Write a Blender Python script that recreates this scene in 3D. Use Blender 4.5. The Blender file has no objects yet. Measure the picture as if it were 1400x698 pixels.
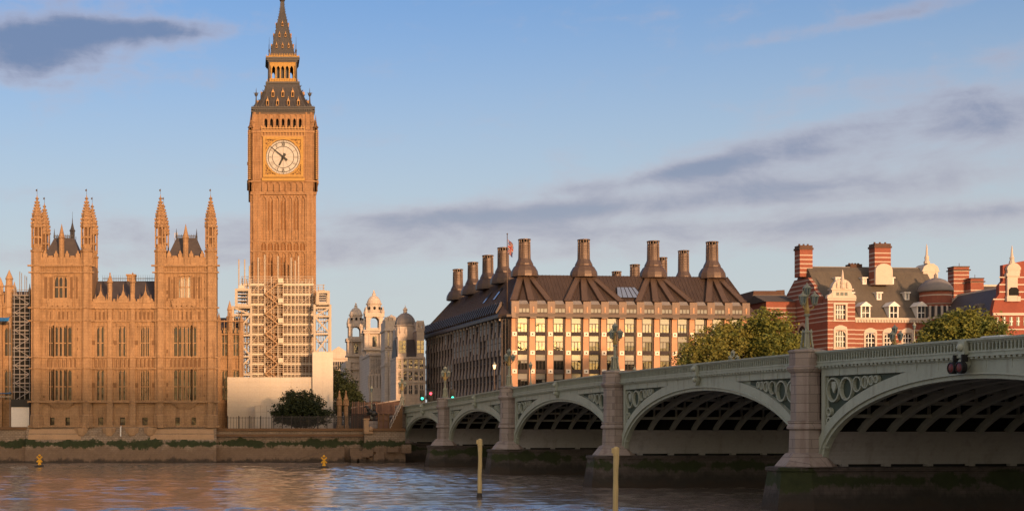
import bpy, math, random
import numpy as np
from mathutils import Vector, Matrix, noise as mnoise
random.seed(7)
R = math.radians
C = bpy.context.scene
COL = C.collection

# ------------------------------------------------------------------ camera
F, PX, PY, CH = 1900.0, 340.0, 582.0, 6.3
cam_data = bpy.data.cameras.new('camera')
cam = bpy.data.objects.new('camera', cam_data); COL.objects.link(cam)
cam.location = (0, 0, CH); cam.rotation_euler = (R(90), 0, 0)
cam_data.sensor_width = 36; cam_data.lens = F / 1400 * 36
cam_data.shift_x = (700 - PX) / 1400; cam_data.shift_y = (PY - 349) / 1400
cam_data.clip_end = 20000; cam_data.clip_start = .1
C.camera = cam

# ------------------------------------------------------------------ light
EXPO = 1.25
SUN_AZ, SUN_EL = 15.0, 4.2          # behind the viewer, to the right of the view
sd = Vector((math.sin(R(SUN_AZ)) * math.cos(R(SUN_EL)), -math.cos(R(SUN_AZ)) * math.cos(R(SUN_EL)), math.sin(R(SUN_EL))))
sl = bpy.data.lights.new('sun', 'SUN'); so = bpy.data.objects.new('sun', sl); COL.objects.link(so)
sl.energy = 2.0; sl.angle = R(1.5); sl.color = (1, .60, .32)
so.rotation_euler = (-sd).to_track_quat('-Z', 'Y').to_euler(); so.location = (200, -300, 100)
C.view_settings.view_transform = 'Standard'; C.view_settings.look = 'None'
C.view_settings.exposure = EXPO; C.view_settings.gamma = 1; C.view_settings.use_curve_mapping = False
C.cycles.max_bounces = 6

class NT:
    """small node-tree helper"""
    def __init__(s, tree): s.t = tree; s.n = tree.nodes; s.l = tree.links
    def node(s, typ, **kw):
        n = s.n.new(typ)
        for k, v in kw.items(): setattr(n, k, v)
        return n
    def put(s, sock, v):
        if hasattr(v, 'is_output') or isinstance(v, bpy.types.NodeSocket): s.l.new(v, sock)
        else: sock.default_value = v
    def m(s, op, a, b=0.0, c=0.0, clamp=False):
        n = s.node('ShaderNodeMath', operation=op); n.use_clamp = clamp
        s.put(n.inputs[0], a); s.put(n.inputs[1], b); s.put(n.inputs[2], c)
        return n.outputs[0]
    def mix(s, f, a, b, blend='MIX'):
        n = s.node('ShaderNodeMix', data_type='RGBA', blend_type=blend)
        s.put(n.inputs[0], f)
        for i, v in ((6, a), (7, b)): s.put(n.inputs[i], v if not isinstance(v, tuple) else (*v[:3], 1))
        return n.outputs[2]
    def ramp(s, f, a, b, lo=0.0, hi=1.0):
        n = s.node('ShaderNodeMapRange', interpolation_type='SMOOTHSTEP')
        s.put(n.inputs[0], f)
        for i, v in ((1, a), (2, b), (3, lo), (4, hi)): n.inputs[i].default_value = v
        return n.outputs[0]
    def noise(s, vec, scale, detail=4, rough=.55, dist=0.0):
        n = s.node('ShaderNodeTexNoise'); s.put(n.inputs['Vector'], vec)
        n.inputs['Scale'].default_value = scale; n.inputs['Detail'].default_value = detail
        n.inputs['Roughness'].default_value = rough; n.inputs['Distortion'].default_value = dist
        return n.outputs['Fac']
    def scale(s, vec, x, y, z, loc=(0, 0, 0)):
        n = s.node('ShaderNodeMapping'); s.put(n.inputs['Vector'], vec)
        n.inputs['Scale'].default_value = (x, y, z); n.inputs['Location'].default_value = loc
        return n.outputs[0]

def make_world():
    w = bpy.data.worlds.new('World'); C.world = w; w.use_nodes = True
    t = NT(w.node_tree); t.n.clear()
    out = t.node('ShaderNodeOutputWorld'); bg = t.node('ShaderNodeBackground')
    sky = t.node('ShaderNodeTexSky', sky_type='NISHITA'); sky.sun_disc = False
    sky.sun_elevation = R(SUN_EL); sky.sun_rotation = math.pi - R(SUN_AZ)
    sky.air_density = 1.0; sky.dust_density = 1.6; sky.ozone_density = 1.6; sky.altitude = 10
    ST = .15
    tc = t.node('ShaderNodeTexCoord'); sep = t.node('ShaderNodeSeparateXYZ')
    t.l.new(tc.outputs['Generated'], sep.inputs[0])
    x, y, z = sep.outputs
    az = t.m('ARCTAN2', x, y); el = t.m('ARCSINE', z)
    comb = t.node('ShaderNodeCombineXYZ'); t.put(comb.inputs[0], az); t.put(comb.inputs[1], el)
    uv = comb.outputs[0]
    n1 = t.noise(t.scale(uv, 15, 31, 1, (2.3, 1.1, 0)), 1.0, 9, .62, .4)
    n2 = t.noise(t.scale(uv, 11, 58, 1, (5.2, 4.1, 0)), 1.0, 8, .6, .3)
    acc = None
    def px(a, b): return math.atan((a - PX) / F), math.atan((PY - b) / F)
    # cloud banks of this sky: bearing and height of each, its half-sizes, tilt, weight
    banks = [(0, 72, 150, 34, 4, .95), (110, 48, 120, 26, 2, .8), (240, 42, 95, 14, 0, .72), (70, 98, 110, 14, 0, .55), (20, 122, 70, 10, 0, .5), (80, -4, 150, 10, 0, .5),
             (1350, 212, 380, 40, 6, .85), (1150, 283, 460, 20, 2, .72), (640, 298, 260, 13, 1, .62), (560, 335, 300, 14, 0, .5), (1000, 322, 420, 12, 0, .5), (430, 355, 500, 12, 0, .42), (900, 255, 200, 9, 5, .4),
             (1200, 335, 300, 18, 2, .55), (190, 325, 240, 26, 0, .5), (1100, 82, 110, 9, 5, .45), (1290, 66, 95, 9, 8, .42),
             (1000, 235, 120, 12, 12, .42), (1320, 140, 170, 14, 8, .3), (40, 270, 90, 12, 0, .38), (230, 110, 80, 10, 0, .25)]
    for bx, by, rx, ry, tl, amp in banks:
        u0, v0 = px(bx, by)
        du = t.m('SUBTRACT', az, u0); dv = t.m('SUBTRACT', el, v0)
        dv = t.m('SUBTRACT', dv, t.m('MULTIPLY', du, math.tan(R(tl))))
        a = t.m('MULTIPLY', du, F / rx); b = t.m('MULTIPLY', dv, F / ry)
        g = t.m('ADD', t.m('MULTIPLY', a, a), t.m('MULTIPLY', b, b))
        g = t.m('MULTIPLY', t.m('EXPONENT', t.m('MULTIPLY', g, -.8)), amp)
        acc = g if acc is None else t.m('ADD', acc, g)
    # looser cloud carried on round the horizon, out of view, for fill light
    rear = t.ramp(t.m('ABSOLUTE', az), .7, 1.2, 0, .42)
    acc = t.m('ADD', acc, rear)
    dens = t.m('ADD', acc, t.m('MULTIPLY', t.m('SUBTRACT', n1, .5), 1.3))
    n3 = t.noise(t.scale(uv, 34, 46, 1, (1.7, 3.1, 0)), 1.0, 8, .6, .5)
    dens = t.m('ADD', dens, t.m('MULTIPLY', t.m('SUBTRACT', n3, .5), t.ramp(el, .16, .25, .3, 1.0)))
    dens = t.m('ADD', dens, t.m('MULTIPLY', t.m('SUBTRACT', n2, .5), .8))
    fac = t.ramp(dens, .02, 1.15, 0, .86)
    thick = t.ramp(dens, .3, 1.35)
    fac = t.m('MULTIPLY', fac, t.ramp(el, -.02, .02))
    k = 1 / ST / 2 ** EXPO
    c_ = lambda *a: tuple(v * k for v in a)
    core = t.mix(t.ramp(el, .10, .24), c_(.34, .37, .455), c_(.165, .23, .385))
    # the sky away from the sunrise is a deep clear blue, paler towards the horizon
    front = t.ramp(y, -.35, .5)
    ccol = t.mix(thick, c_(.53, .47, .52), core)
    ccol = t.mix(t.ramp(y, .25, -.15), ccol, c_(2.0, 1.45, 1.05))   # unseen rear cloud brightened to throw warm fill on the fronts
    skyc = t.mix(front, sky.outputs[0], t.mix(1.0, sky.outputs[0], (.47, .58, .86), 'MULTIPLY'))
    glow = t.m('MULTIPLY', t.ramp(el, .34, .05), front)
    skyc = t.mix(t.m('MULTIPLY', glow, .87), skyc, c_(.60, .64, .66))
    fin = t.mix(fac, skyc, ccol)
    t.l.new(fin, bg.inputs[0]); bg.inputs[1].default_value = ST
    t.l.new(bg.outputs[0], out.inputs[0])
make_world()

# ------------------------------------------------------------------ mesh and object helpers
def gx(px, Y): return (px - PX) * Y / F            # where the photograph's measure meets a vertical plane Y metres away
def gz(py, Y): return CH + (PY - py) * Y / F

OFF = {}
class MB:
    """collects solids in one mesh"""
    def __init__(s, T=None): s.v = []; s.f = []; s.mi = []; s.T = T; s.sm = []
    def add(s, vs, fs, m=0, smooth=False):
        b = len(s.v)
        if s.T is not None: vs = [s.T @ Vector(v) for v in vs]
        s.v.extend(tuple(v) for v in vs)
        for f in fs: s.f.append(tuple(i + b for i in f)); s.mi.append(m); s.sm.append(smooth)
        return s
    def box(s, x0, y0, z0, x1, y1, z1, m=0):
        if x0 > x1: x0, x1 = x1, x0
        if y0 > y1: y0, y1 = y1, y0
        if z0 > z1: z0, z1 = z1, z0
        return s.add([(x0,y0,z0),(x1,y0,z0),(x1,y1,z0),(x0,y1,z0),(x0,y0,z1),(x1,y0,z1),(x1,y1,z1),(x0,y1,z1)],
                     [(3,2,1,0),(4,5,6,7),(0,1,5,4),(1,2,6,5),(2,3,7,6),(3,0,4,7)], m)
    def taper(s, x0, y0, x1, y1, z0, X0, Y0, X1, Y1, z1, m=0):
        return s.add([(x0,y0,z0),(x1,y0,z0),(x1,y1,z0),(x0,y1,z0),(X0,Y0,z1),(X1,Y0,z1),(X1,Y1,z1),(X0,Y1,z1)],
                     [(3,2,1,0),(4,5,6,7),(0,1,5,4),(1,2,6,5),(2,3,7,6),(3,0,4,7)], m)
    def pxz(s, poly, y0, y1, m=0):                  # outline in the x-z plane, thickness along y
        n = len(poly)
        vs = [(x, y0, z) for x, z in poly] + [(x, y1, z) for x, z in poly]
        fs = [tuple(range(n)), tuple(range(2*n-1, n-1, -1))] + [((i+1) % n, i, i+n, (i+1) % n + n) for i in range(n)]
        return s.add(vs, fs, m)
    def pyz(s, poly, x0, x1, m=0):
        n = len(poly)
        vs = [(x0, y, z) for y, z in poly] + [(x1, y, z) for y, z in poly]
        fs = [tuple(range(n-1, -1, -1)), tuple(range(n, 2*n))] + [(i, (i+1) % n, (i+1) % n + n, i+n) for i in range(n)]
        return s.add(vs, fs, m)
    def pxy(s, poly, z0, z1, m=0):
        n = len(poly)
        vs = [(x, y, z0) for x, y in poly] + [(x, y, z1) for x, y in poly]
        fs = [tuple(range(n-1, -1, -1)), tuple(range(n, 2*n))] + [(i, (i+1) % n, (i+1) % n + n, i+n) for i in range(n)]
        return s.add(vs, fs, m)
    def tube(s, p, q, r, n=6, r2=None, m=0):
        p, q = Vector(p), Vector(q); d = q - p
        if d.length < 1e-6: return s
        r2 = r if r2 is None else r2
        a = d.orthogonal().normalized(); b = d.normalized().cross(a)
        vs = []
        for c, rr in ((p, r), (q, r2)):
            for i in range(n):
                t = 2*math.pi*i/n; vs.append(c + a*math.cos(t)*rr + b*math.sin(t)*rr)
        s.add(vs, [(i, (i+1) % n, (i+1) % n + n, i+n) for i in range(n)], m, n > 6)
        b = len(s.v)-2*n
        for f in (range(n-1,-1,-1), range(n, 2*n)): s.f.append(tuple(b+i for i in f)); s.mi.append(m); s.sm.append(False)
        return s
    def bar(s, p, q, w, d=None, m=0):               # square bar
        d = w if d is None else d
        p, q = Vector(p), Vector(q); a = (q-p).normalized()
        up = Vector((0,0,1)) if abs(a.z) < .9 else Vector((0,1,0))
        b = a.cross(up).normalized(); c = b.cross(a)
        vs = [e + b*sx*w/2 + c*sz*d/2 for e in (p, q) for sx, sz in ((-1,-1),(1,-1),(1,1),(-1,1))]
        return s.add(vs, [(3,2,1,0),(4,5,6,7),(0,1,5,4),(1,2,6,5),(2,3,7,6),(3,0,4,7)], m)
    def lathe(s, cx, cy, prof, n=8, rot=None, m=0, smooth=False, sx=1.0, sy=1.0):
        rot = math.pi/n if rot is None else rot
        vs, fs = [], []
        for r, z in prof:
            for i in range(n):
                t = rot + 2*math.pi*i/n; vs.append((cx + sx*r*math.cos(t), cy + sy*r*math.sin(t), z))
        k = len(prof)
        for j in range(k-1):
            for i in range(n): fs.append((j*n+i, j*n+(i+1) % n, (j+1)*n+(i+1) % n, (j+1)*n+i))
        fs.append(tuple(range(n-1,-1,-1))); fs.append(tuple((k-1)*n+i for i in range(n)))
        return s.add(vs, fs, m, smooth)
    def ball(s, c, r, n=8, m=0, sz=1.0):
        k = max(4, n//2)
        return s.lathe(c[0], c[1], [(max(.001, r*math.sin(math.pi*i/k)), c[2]-r*sz*math.cos(math.pi*i/k)) for i in range(k+1)], n, m=m, smooth=True)
    def build(s, name, mats, parent=None, loc=None, rot=0.0):
        me = bpy.data.meshes.new(name)
        if parent is not None: off = OFF.get(parent.name, Vector())
        else: off = Vector(loc) if loc is not None else Vector()
        me.from_pydata([tuple(Vector(v)-off) for v in s.v], [], s.f)
        mats = mats if isinstance(mats, (list, tuple)) else [mats]
        for m in mats: me.materials.append(m)
        me.polygons.foreach_set('material_index', s.mi)
        me.polygons.foreach_set('use_smooth', s.sm)
        me.update()
        o = bpy.data.objects.new(name, me); COL.objects.link(o)
        if parent is not None: o.parent = parent
        else: o.location = off; o.rotation_euler.z = rot
        OFF[o.name] = off
        return o

def tag(o, label, cat, group=None, kind=None):
    o['label'] = label; o['category'] = cat
    if group: o['group'] = group
    if kind: o['kind'] = kind
    return o
def thing(name, label, cat, loc=(0,0,0), rotz=0.0, group=None, local=False):
    o = bpy.data.objects.new(name, None); COL.objects.link(o)
    o.location = loc; o.rotation_euler.z = rotz
    OFF[o.name] = Vector() if local else Vector(loc)
    return tag(o, label, cat, group)
def copy_tree(o, parent=None):
    c = o.copy(); COL.objects.link(c)
    if parent is not None: c.parent = parent
    for ch in o.children: copy_tree(ch, c)
    return c

def wall(mb, x0, x1, z0, z1, y, holes, d=.4, m=0, back=None):
    """a wall face in the plane y with real openings (a, b, z0, z1) that have reveals d deep"""
    xs = sorted({x0, x1, *[h[0] for h in holes], *[h[1] for h in holes]}); zs = sorted({z0, z1, *[h[2] for h in holes], *[h[3] for h in holes]})
    xs = [x for x in xs if x0 <= x <= x1]; zs = [z for z in zs if z0 <= z <= z1]
    for i in range(len(xs)-1):
        for j in range(len(zs)-1):
            cx, cz = (xs[i]+xs[i+1])/2, (zs[j]+zs[j+1])/2
            if any(h[0] < cx < h[1] and h[2] < cz < h[3] for h in holes): continue
            mb.add([(xs[i],y,zs[j]),(xs[i+1],y,zs[j]),(xs[i+1],y,zs[j+1]),(xs[i],y,zs[j+1])], [(0,1,2,3)], m)
    for a, b, c, e in [h[:4] for h in holes]:
        mb.add([(a,y,c),(b,y,c),(b,y,e),(a,y,e),(a,y+d,c),(b,y+d,c),(b,y+d,e),(a,y+d,e)], [(0,4,5,1),(1,5,6,2),(2,6,7,3),(3,7,4,0)], m)

def arch_fill(mb, a, b, z1, h, y0, y1, m=0, n=5, pointed=True):
    """stone in the two upper corners of an opening, so that its head is an arch"""
    c = (a+b)/2; w = (b-a)/2
    def pt(t):                                       # t 0..1 from springing to crown
        if pointed:
            rad = (w*w+h*h)/(2*w); th = math.asin(min(1, h/rad))*t
            return w-(rad-rad*math.cos(th)), h*math.sin(th)/math.sin(math.asin(min(1, h/rad)))*1.0
        return w*math.cos(t*math.pi/2), h*math.sin(t*math.pi/2)
    pts = [pt(i/n) for i in range(n+1)]
    L = [(c-dx, z1-h+dz) for dx, dz in pts] + [(a, z1)]
    mb.pxz([(x, z) for x, z in L][::-1] if False else L, y0, y1, m)
    mb.pxz([(2*c-x, z) for x, z in L][::-1], y0, y1, m)

def window(parent, x0, x1, z0, z1, y, glass, frame, nm=1, tr=(), bw=.12, T=None, arch=0.0, label=None, fd=.12, name='window'):
    """pane set back at y, with its bars as a sub-part"""
    g = MB(T); g.box(x0, y, z0, x1, y+.05, z1)
    o = g.build(name, glass, parent)
    f = MB(T)
    for i in range(1, nm+1):
        x = x0 + (x1-x0)*i/(nm+1); f.box(x-bw/2, y-fd, z0, x+bw/2, y-.003, z1)
    for t in tr:
        z = z0+(z1-z0)*t; f.box(x0, y-fd*.8, z-bw/2, x1, y-.004, z+bw/2)
    if arch:
        w = (x1-x0)/(nm+1)
        for i in range(nm+1): arch_fill(f, x0+w*i+.02, x0+w*(i+1)-.02, z1, arch, y-fd*.7, y-.005)
    if f.f: f.build('frame', frame, o)
    if label: o['label'] = label
    return o
# ------------------------------------------------------------------ materials
def mat(name, col, rough=.8, metal=0.0, spec=.3, var=.25, scale=.6, bump=0.0, bscale=6.0, streak=0.0, dirt=None, emit=None, fine=.15):
    m = bpy.data.materials.new(name); m.use_nodes = True
    t = NT(m.node_tree); b = t.n['Principled BSDF']
    b.inputs['Roughness'].default_value = rough; b.inputs['Metallic'].default_value = metal
    b.inputs['Specular IOR Level'].default_value = spec
    tc = t.node('ShaderNodeNewGeometry'); P = tc.outputs['Position']
    n = t.noise(P, scale, 6, .6)
    n2 = t.noise(P, scale*9, 3, .6)
    f = t.m('ADD', t.m('MULTIPLY', t.m('SUBTRACT', n, .5), var*2.2), t.m('MULTIPLY', t.m('SUBTRACT', n2, .5), fine*2))
    f = t.m('ADD', f, 1.0)
    hs = t.node('ShaderNodeHueSaturation'); t.put(hs.inputs['Value'], f); hs.inputs['Color'].default_value = (*col, 1)
    c = hs.outputs[0]
    if streak:
        sv = t.noise(t.scale(P, 1.6, 1.6, .12), 1.0, 5, .6)
        c = t.mix(t.ramp(sv, .5, .72, 0, streak), c, dirt or tuple(v*.35 for v in col))
    t.l.new(c, b.inputs['Base Color'])
    if bump:
        bp = t.node('ShaderNodeBump'); bp.inputs['Strength'].default_value = bump; bp.inputs['Distance'].default_value = .1
        t.put(bp.inputs['Height'], t.noise(P, bscale, 5, .6)); t.l.new(bp.outputs[0], b.inputs['Normal'])
    if emit:
        b.inputs['Emission Color'].default_value = (*emit[0], 1); b.inputs['Emission Strength'].default_value = emit[1]
    m['c'] = 1
    return m

def mat_glass(name, tint=(.02,.02,.022), refl=.5, rough=.05, var=0.0, bump=.0):
    m = bpy.data.materials.new(name); m.use_nodes = True
    t = NT(m.node_tree); t.n.remove(t.n['Principled BSDF'])
    d = t.node('ShaderNodeBsdfDiffuse'); d.inputs[0].default_value = (*tint, 1)
    g = t.node('ShaderNodeBsdfGlossy'); g.inputs['Roughness'].default_value = rough; g.inputs[0].default_value = (.82,.86,.98,1)
    P = t.node('ShaderNodeNewGeometry').outputs['Position']
    if bump:
        bp = t.node('ShaderNodeBump'); bp.inputs['Strength'].default_value = bump; bp.inputs['Distance'].default_value = .2
        t.put(bp.inputs['Height'], t.noise(P, .8, 2, .5)); t.l.new(bp.outputs[0], g.inputs['Normal'])
    mx = t.node('ShaderNodeMixShader'); mx.inputs[0].default_value = refl
    t.l.new(d.outputs[0], mx.inputs[1]); t.l.new(g.outputs[0], mx.inputs[2])
    t.l.new(mx.outputs[0], t.n['Material Output'].inputs[0])
    return m

def mat_banded(name, col, band, period, duty, z0, rough=.85, brick=True):
    """brick with courses of stone at fixed heights"""
    m = mat(name, col, rough, var=.22, scale=.5, bump=.2, bscale=8)
    t = NT(m.node_tree); b = t.n['Principled BSDF']
    src = b.inputs['Base Color'].links[0].from_socket
    P = t.node('ShaderNodeNewGeometry').outputs['Position']
    sp = t.node('ShaderNodeSeparateXYZ'); t.l.new(P, sp.inputs[0])
    fr = t.m('FRACT', t.m('DIVIDE', t.m('ADD', sp.outputs[2], 100*period-z0), period))
    t.l.new(t.mix(t.m('MULTIPLY', t.m('LESS_THAN', fr, duty), t.m('LESS_THAN', t.m('FRACT', t.m('DIVIDE', t.m('ADD', sp.outputs[2], 50*period*6-z0), period*6)), .72)), src, band), b.inputs['Base Color'])
    return m

def mat_wet(name, col, s1=(.13,.085,.055), s2=(.26,.17,.11), wz=3.3, w0=2.3, mort=(.6,.57,.55)):
    """river masonry: pale dry stone, a weed line at the tide mark, brown silt below"""
    m = mat(name, col, .85, var=.3, scale=.35, bump=.5, bscale=3, streak=.45)
    t = NT(m.node_tree); b = t.n['Principled BSDF']
    src = b.inputs['Base Color'].links[0].from_socket
    P = t.node('ShaderNodeNewGeometry').outputs['Position']
    sp = t.node('ShaderNodeSeparateXYZ'); t.l.new(P, sp.inputs[0])
    n = t.noise(t.scale(P, .35, .35, .12), 1.0, 6, .65); n2 = t.noise(P, 1.3, 5, .65)
    h = t.m('ADD', sp.outputs[2], t.m('MULTIPLY', t.m('SUBTRACT', n, .5), 2.6))
    h = t.m('ADD', h, t.m('MULTIPLY', t.m('SUBTRACT', n2, .5), 1.0))
    brick = t.node('ShaderNodeTexBrick'); br = t.scale(P, 1, 1, 1)
    cx = t.node('ShaderNodeCombineXYZ'); t.put(cx.inputs[0], t.m('ADD', sp.outputs[0], sp.outputs[1])); t.put(cx.inputs[1], sp.outputs[2])
    t.l.new(cx.outputs[0], brick.inputs['Vector']); brick.inputs['Scale'].default_value = .8
    brick.inputs['Color1'].default_value = (1,1,1,1); brick.inputs['Color2'].default_value = (.8,.78,.76,1); brick.inputs['Mortar'].default_value = (*mort,1)
    brick.inputs['Mortar Size'].default_value = .03
    src = t.mix(1.0, src, brick.outputs[0], 'MULTIPLY')
    silt = t.mix(n2, s1, s2); silt = t.mix(.4, silt, brick.outputs[0], 'MULTIPLY')
    weed = t.mix(n2, (.012,.018,.006), (.05,.058,.02))
    c = t.mix(t.ramp(h, w0, w0+.9), silt, src)
    pn = t.noise(t.scale(P, .28, .28, .2), 1.0, 7, .7)
    band = t.m('MULTIPLY', t.m('ABSOLUTE', t.m('SUBTRACT', sp.outputs[2], wz)), -.42)
    c = t.mix(t.ramp(t.m('ADD', t.m('ADD', t.m('SUBTRACT', t.m('MULTIPLY', pn, 1.7), .30), band), t.m('MULTIPLY', n2, .35)), .44, .58), c, weed)
    c = t.mix(t.ramp(h, .25, .9), (.05,.036,.026), c)
    t.l.new(c, b.inputs['Base Color'])
    return m

def mat_leaf(name, a, bcol, c3):
    m = bpy.data.materials.new(name); m.use_nodes = True
    t = NT(m.node_tree); b = t.n['Principled BSDF']
    g = t.node('ShaderNodeNewGeometry')
    n = t.noise(g.outputs['Position'], .45, 3, .5)
    c = t.mix(g.outputs['Random Per Island'], a, bcol)
    c = t.mix(t.ramp(n, .48, .68), c, c3)
    t.l.new(c, b.inputs['Base Color']); b.inputs['Roughness'].default_value = .65
    b.inputs['Specular IOR Level'].default_value = .25
    return m

def mat_water():
    m = bpy.data.materials.new('river_water'); m.use_nodes = True
    t = NT(m.node_tree); b = t.n['Principled BSDF']
    b.inputs['Base Color'].default_value = (.20,.155,.125,1); b.inputs['Roughness'].default_value = .06; b.inputs['IOR'].default_value = 1.6
    b.inputs['Specular IOR Level'].default_value = .65
    P = t.node('ShaderNodeNewGeometry').outputs['Position']
    w1 = t.noise(t.scale(P, 1.5, 2.6, 1), 1.0, 4, .6, .4)
    bp = t.node('ShaderNodeBump'); bp.inputs['Distance'].default_value = .10; bp.inputs['Strength'].default_value = .35
    t.put(bp.inputs['Height'], w1)
    t.l.new(bp.outputs[0], b.inputs['Normal'])
    return m

M = {}
M['palace'] = mat('palace_stone', (.34,.20,.105), .85, var=.34, scale=.55, fine=.42, bump=.6, bscale=3, streak=.65, dirt=(.17,.09,.045))
M['palace_pale'] = mat('palace_pale_stone', (.39,.24,.135), .85, var=.24, fine=.25, scale=.6, streak=.25, dirt=(.3,.18,.09))
M['palace_dark'] = mat('palace_dark_stone', (.16,.085,.042), .9, var=.3, scale=.8)
M['tower'] = mat('tower_stone', (.33,.185,.095), .85, var=.30, scale=.6, fine=.3, bump=.35, bscale=4, streak=.7, dirt=(.20,.09,.035))
M['tower_dark'] = mat('tower_sooty_stone', (.20,.09,.035), .9, var=.3, scale=.8)
M['iron_roof'] = mat('iron_roof_tile', (.05,.044,.044), .55, var=.3, scale=1.2, spec=.4)
M['slate'] = mat('slate_tile', (.075,.06,.056), .6, var=.3, scale=1.0, bump=.2, bscale=5)
M['gold'] = mat('gilding', (.37,.20,.045), .6, 0, .3, var=.35, scale=3)
M['goldstone'] = mat('gilded_stone', (.36,.19,.065), .6, 0, .4, var=.3, scale=2)
M['dial'] = mat('opal_dial', (.40,.36,.33), .4, var=.06, scale=1)
M['black'] = mat('black_paint', (.015,.014,.014), .5)
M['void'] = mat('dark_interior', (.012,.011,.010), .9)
M['pwin'] = mat_glass('leaded_glass', (.024,.018,.014), .035, .12, bump=.25)
M['pwin_lit'] = mat_glass('leaded_glass_blind', (.40,.32,.24), .10, .15, bump=.2)
M['scaf'] = mat('scaffold_tube', (.47,.37,.28), .6, .1, .4, var=.15, scale=2)
M['scafgrey'] = mat('scaffold_galvanised', (.34,.30,.28), .5, .4, .4, var=.15, scale=2)
M['truss'] = mat('cream_steel', (.44,.355,.27), .6, var=.12, scale=1)
M['deck'] = mat('scaffold_board', (.58,.48,.37), .8, var=.25, scale=1.5)
M['hoard'] = mat('hoarding_sheet', (.60,.51,.42), .75, var=.07, scale=.4, streak=.10, dirt=(.45,.37,.29))
M['hoard2'] = mat('hoarding_white', (.72,.66,.60), .7, var=.06)
M['tarp'] = mat('blue_tarpaulin', (.02,.16,.38), .5, var=.2, scale=1.5)
M['bank'] = mat_wet('river_masonry', (.30,.22,.155))
M['pier'] = mat_wet('pier_masonry', (.10,.08,.07), (.022,.02,.016), (.065,.052,.042), 2.3, 1.0, (.75,.73,.71))
M['granite'] = mat('pink_granite', (.31,.25,.215), .7, var=.2, scale=.9, bump=.15, bscale=8, streak=.55, dirt=(.17,.11,.09))
M['green'] = mat('bridge_green_paint', (.34,.36,.285), .5, var=.18, scale=.7, spec=.4, streak=.5, dirt=(.19,.18,.13))
M['green_d'] = mat('bridge_deep_green', (.045,.06,.042), .6, var=.2, scale=2)
M['green_l'] = mat('bridge_pale_green', (.36,.38,.31), .5, var=.12, scale=1)
M['conc'] = mat('skewback_grey', (.30,.28,.26), .8, var=.15, scale=.5, streak=.3)
M['soffit'] = mat('soffit_near_black', (.016,.017,.016), .9, var=.3)  # near-black for the deck underside, pier walls and dentil gaps
M['riveted'] = mat('rib_grey', (.26,.26,.23), .7, var=.2)
M['asphalt'] = mat('asphalt', (.05,.05,.052), .9, var=.2, scale=1)
M['ground'] = mat('earth', (.12,.10,.07), .95, var=.3, scale=.1)
M['paving'] = mat('paving', (.26,.23,.20), .9, var=.2, scale=.5)
M['bronze'] = mat('bronze_roof', (.064,.042,.033), .5, .25, .4, var=.3, scale=.5, streak=.35, dirt=(.07,.04,.03))  # roof plane darkened to stand for shade between the ducts
M['bronze_l'] = mat('bronze_duct', (.108,.07,.053), .48, .3, .4, var=.25, scale=.8, streak=.3, dirt=(.10,.055,.04))
M['bronze_d'] = mat('bronze_dark', (.045,.03,.024), .5, .4, .4, var=.25, scale=1)
M['sand'] = mat('pink_sandstone', (.52,.27,.155), .8, var=.15, scale=.8)
M['sand_w'] = mat('white_stone', (.78,.68,.56), .7, var=.1)
M['glass'] = mat_glass('office_glass', (.02,.02,.02), .20, .02, bump=.2)
M['blind'] = mat_glass('office_blind_lit', (.33,.305,.265), .09, .08)
M['glass_s'] = mat_glass('side_glass', (.018,.018,.018), .2, .05, bump=.1)
M['skylight'] = mat_glass('skylight_glass', (.05,.07,.08), .55, .1)
M['pale_st'] = mat('portland_stone', (.55,.44,.355), .85, var=.2, scale=.35, streak=.3, dirt=(.24,.18,.14))
M['lead'] = mat('lead_dome', (.20,.175,.165), .6, var=.2, scale=.7)
M['brick_b'] = mat_banded('banded_brick', (.25,.08,.05), (.47,.37,.30), .88, .25, 27.0)
M['brick'] = mat('red_brick', (.25,.066,.042), .85, var=.22, scale=.5, bump=.2, bscale=8)
M['brick_d'] = mat('dark_brick', (.10,.055,.04), .9, var=.25, scale=.4, streak=.3)
M['wstone'] = mat('white_dressing', (.54,.44,.36), .8, var=.12, scale=1)
M['roof_t'] = mat('weathered_tile', (.105,.085,.066), .8, var=.3, scale=.35, bump=.3, bscale=4, streak=.35, dirt=(.07,.055,.05))
M['white'] = mat('white_paint', (.75,.70,.64), .5, var=.06)
M['wglass'] = mat_glass('sash_glass', (.03,.03,.03), .12, .06, bump=.15)
M['yellow'] = mat('yellow_paint', (.50,.37,.17), .6, var=.15, scale=2)
M['yellow_b'] = mat('buoy_yellow', (.75,.36,.02), .5, var=.15, scale=3)
M['wood'] = mat('wet_timber', (.05,.04,.03), .8, var=.3, scale=2)
M['fence'] = mat('iron_fence', (.03,.024,.022), .6, var=.2)
M['rustrail'] = mat('brown_rail', (.16,.085,.06), .7, var=.25)
M['lampgreen'] = mat('lamp_green', (.25,.25,.185), .5, var=.15, scale=2)
M['lampglass'] = mat_glass('lantern_glass', (.09,.12,.11), .2, .12)
M['bark'] = mat('bark', (.08,.06,.045), .9, var=.3, scale=2)
M['leaf_g'] = mat_leaf('plane_leaf', (.12,.135,.028), (.18,.165,.03), (.075,.10,.024))
M['leaf_y'] = mat_leaf('autumn_leaf', (.16,.15,.03), (.20,.165,.035), (.095,.115,.028))
M['leaf_d'] = mat_leaf('evergreen_leaf', (.022,.032,.012), (.045,.052,.018), (.016,.024,.010))
M['car'] = mat('white_car_paint', (.75,.74,.73), .25, spec=.5, var=.02)
M['tyre'] = mat('rubber', (.02,.02,.02), .9)
M['red_l'] = mat('red_signal', (.5,.02,.03), .4, emit=((1,.06,.10), 1.6))
M['grn_l'] = mat('green_signal', (.02,.5,.3), .4, emit=((.05,1,.62), 1.0))
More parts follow.
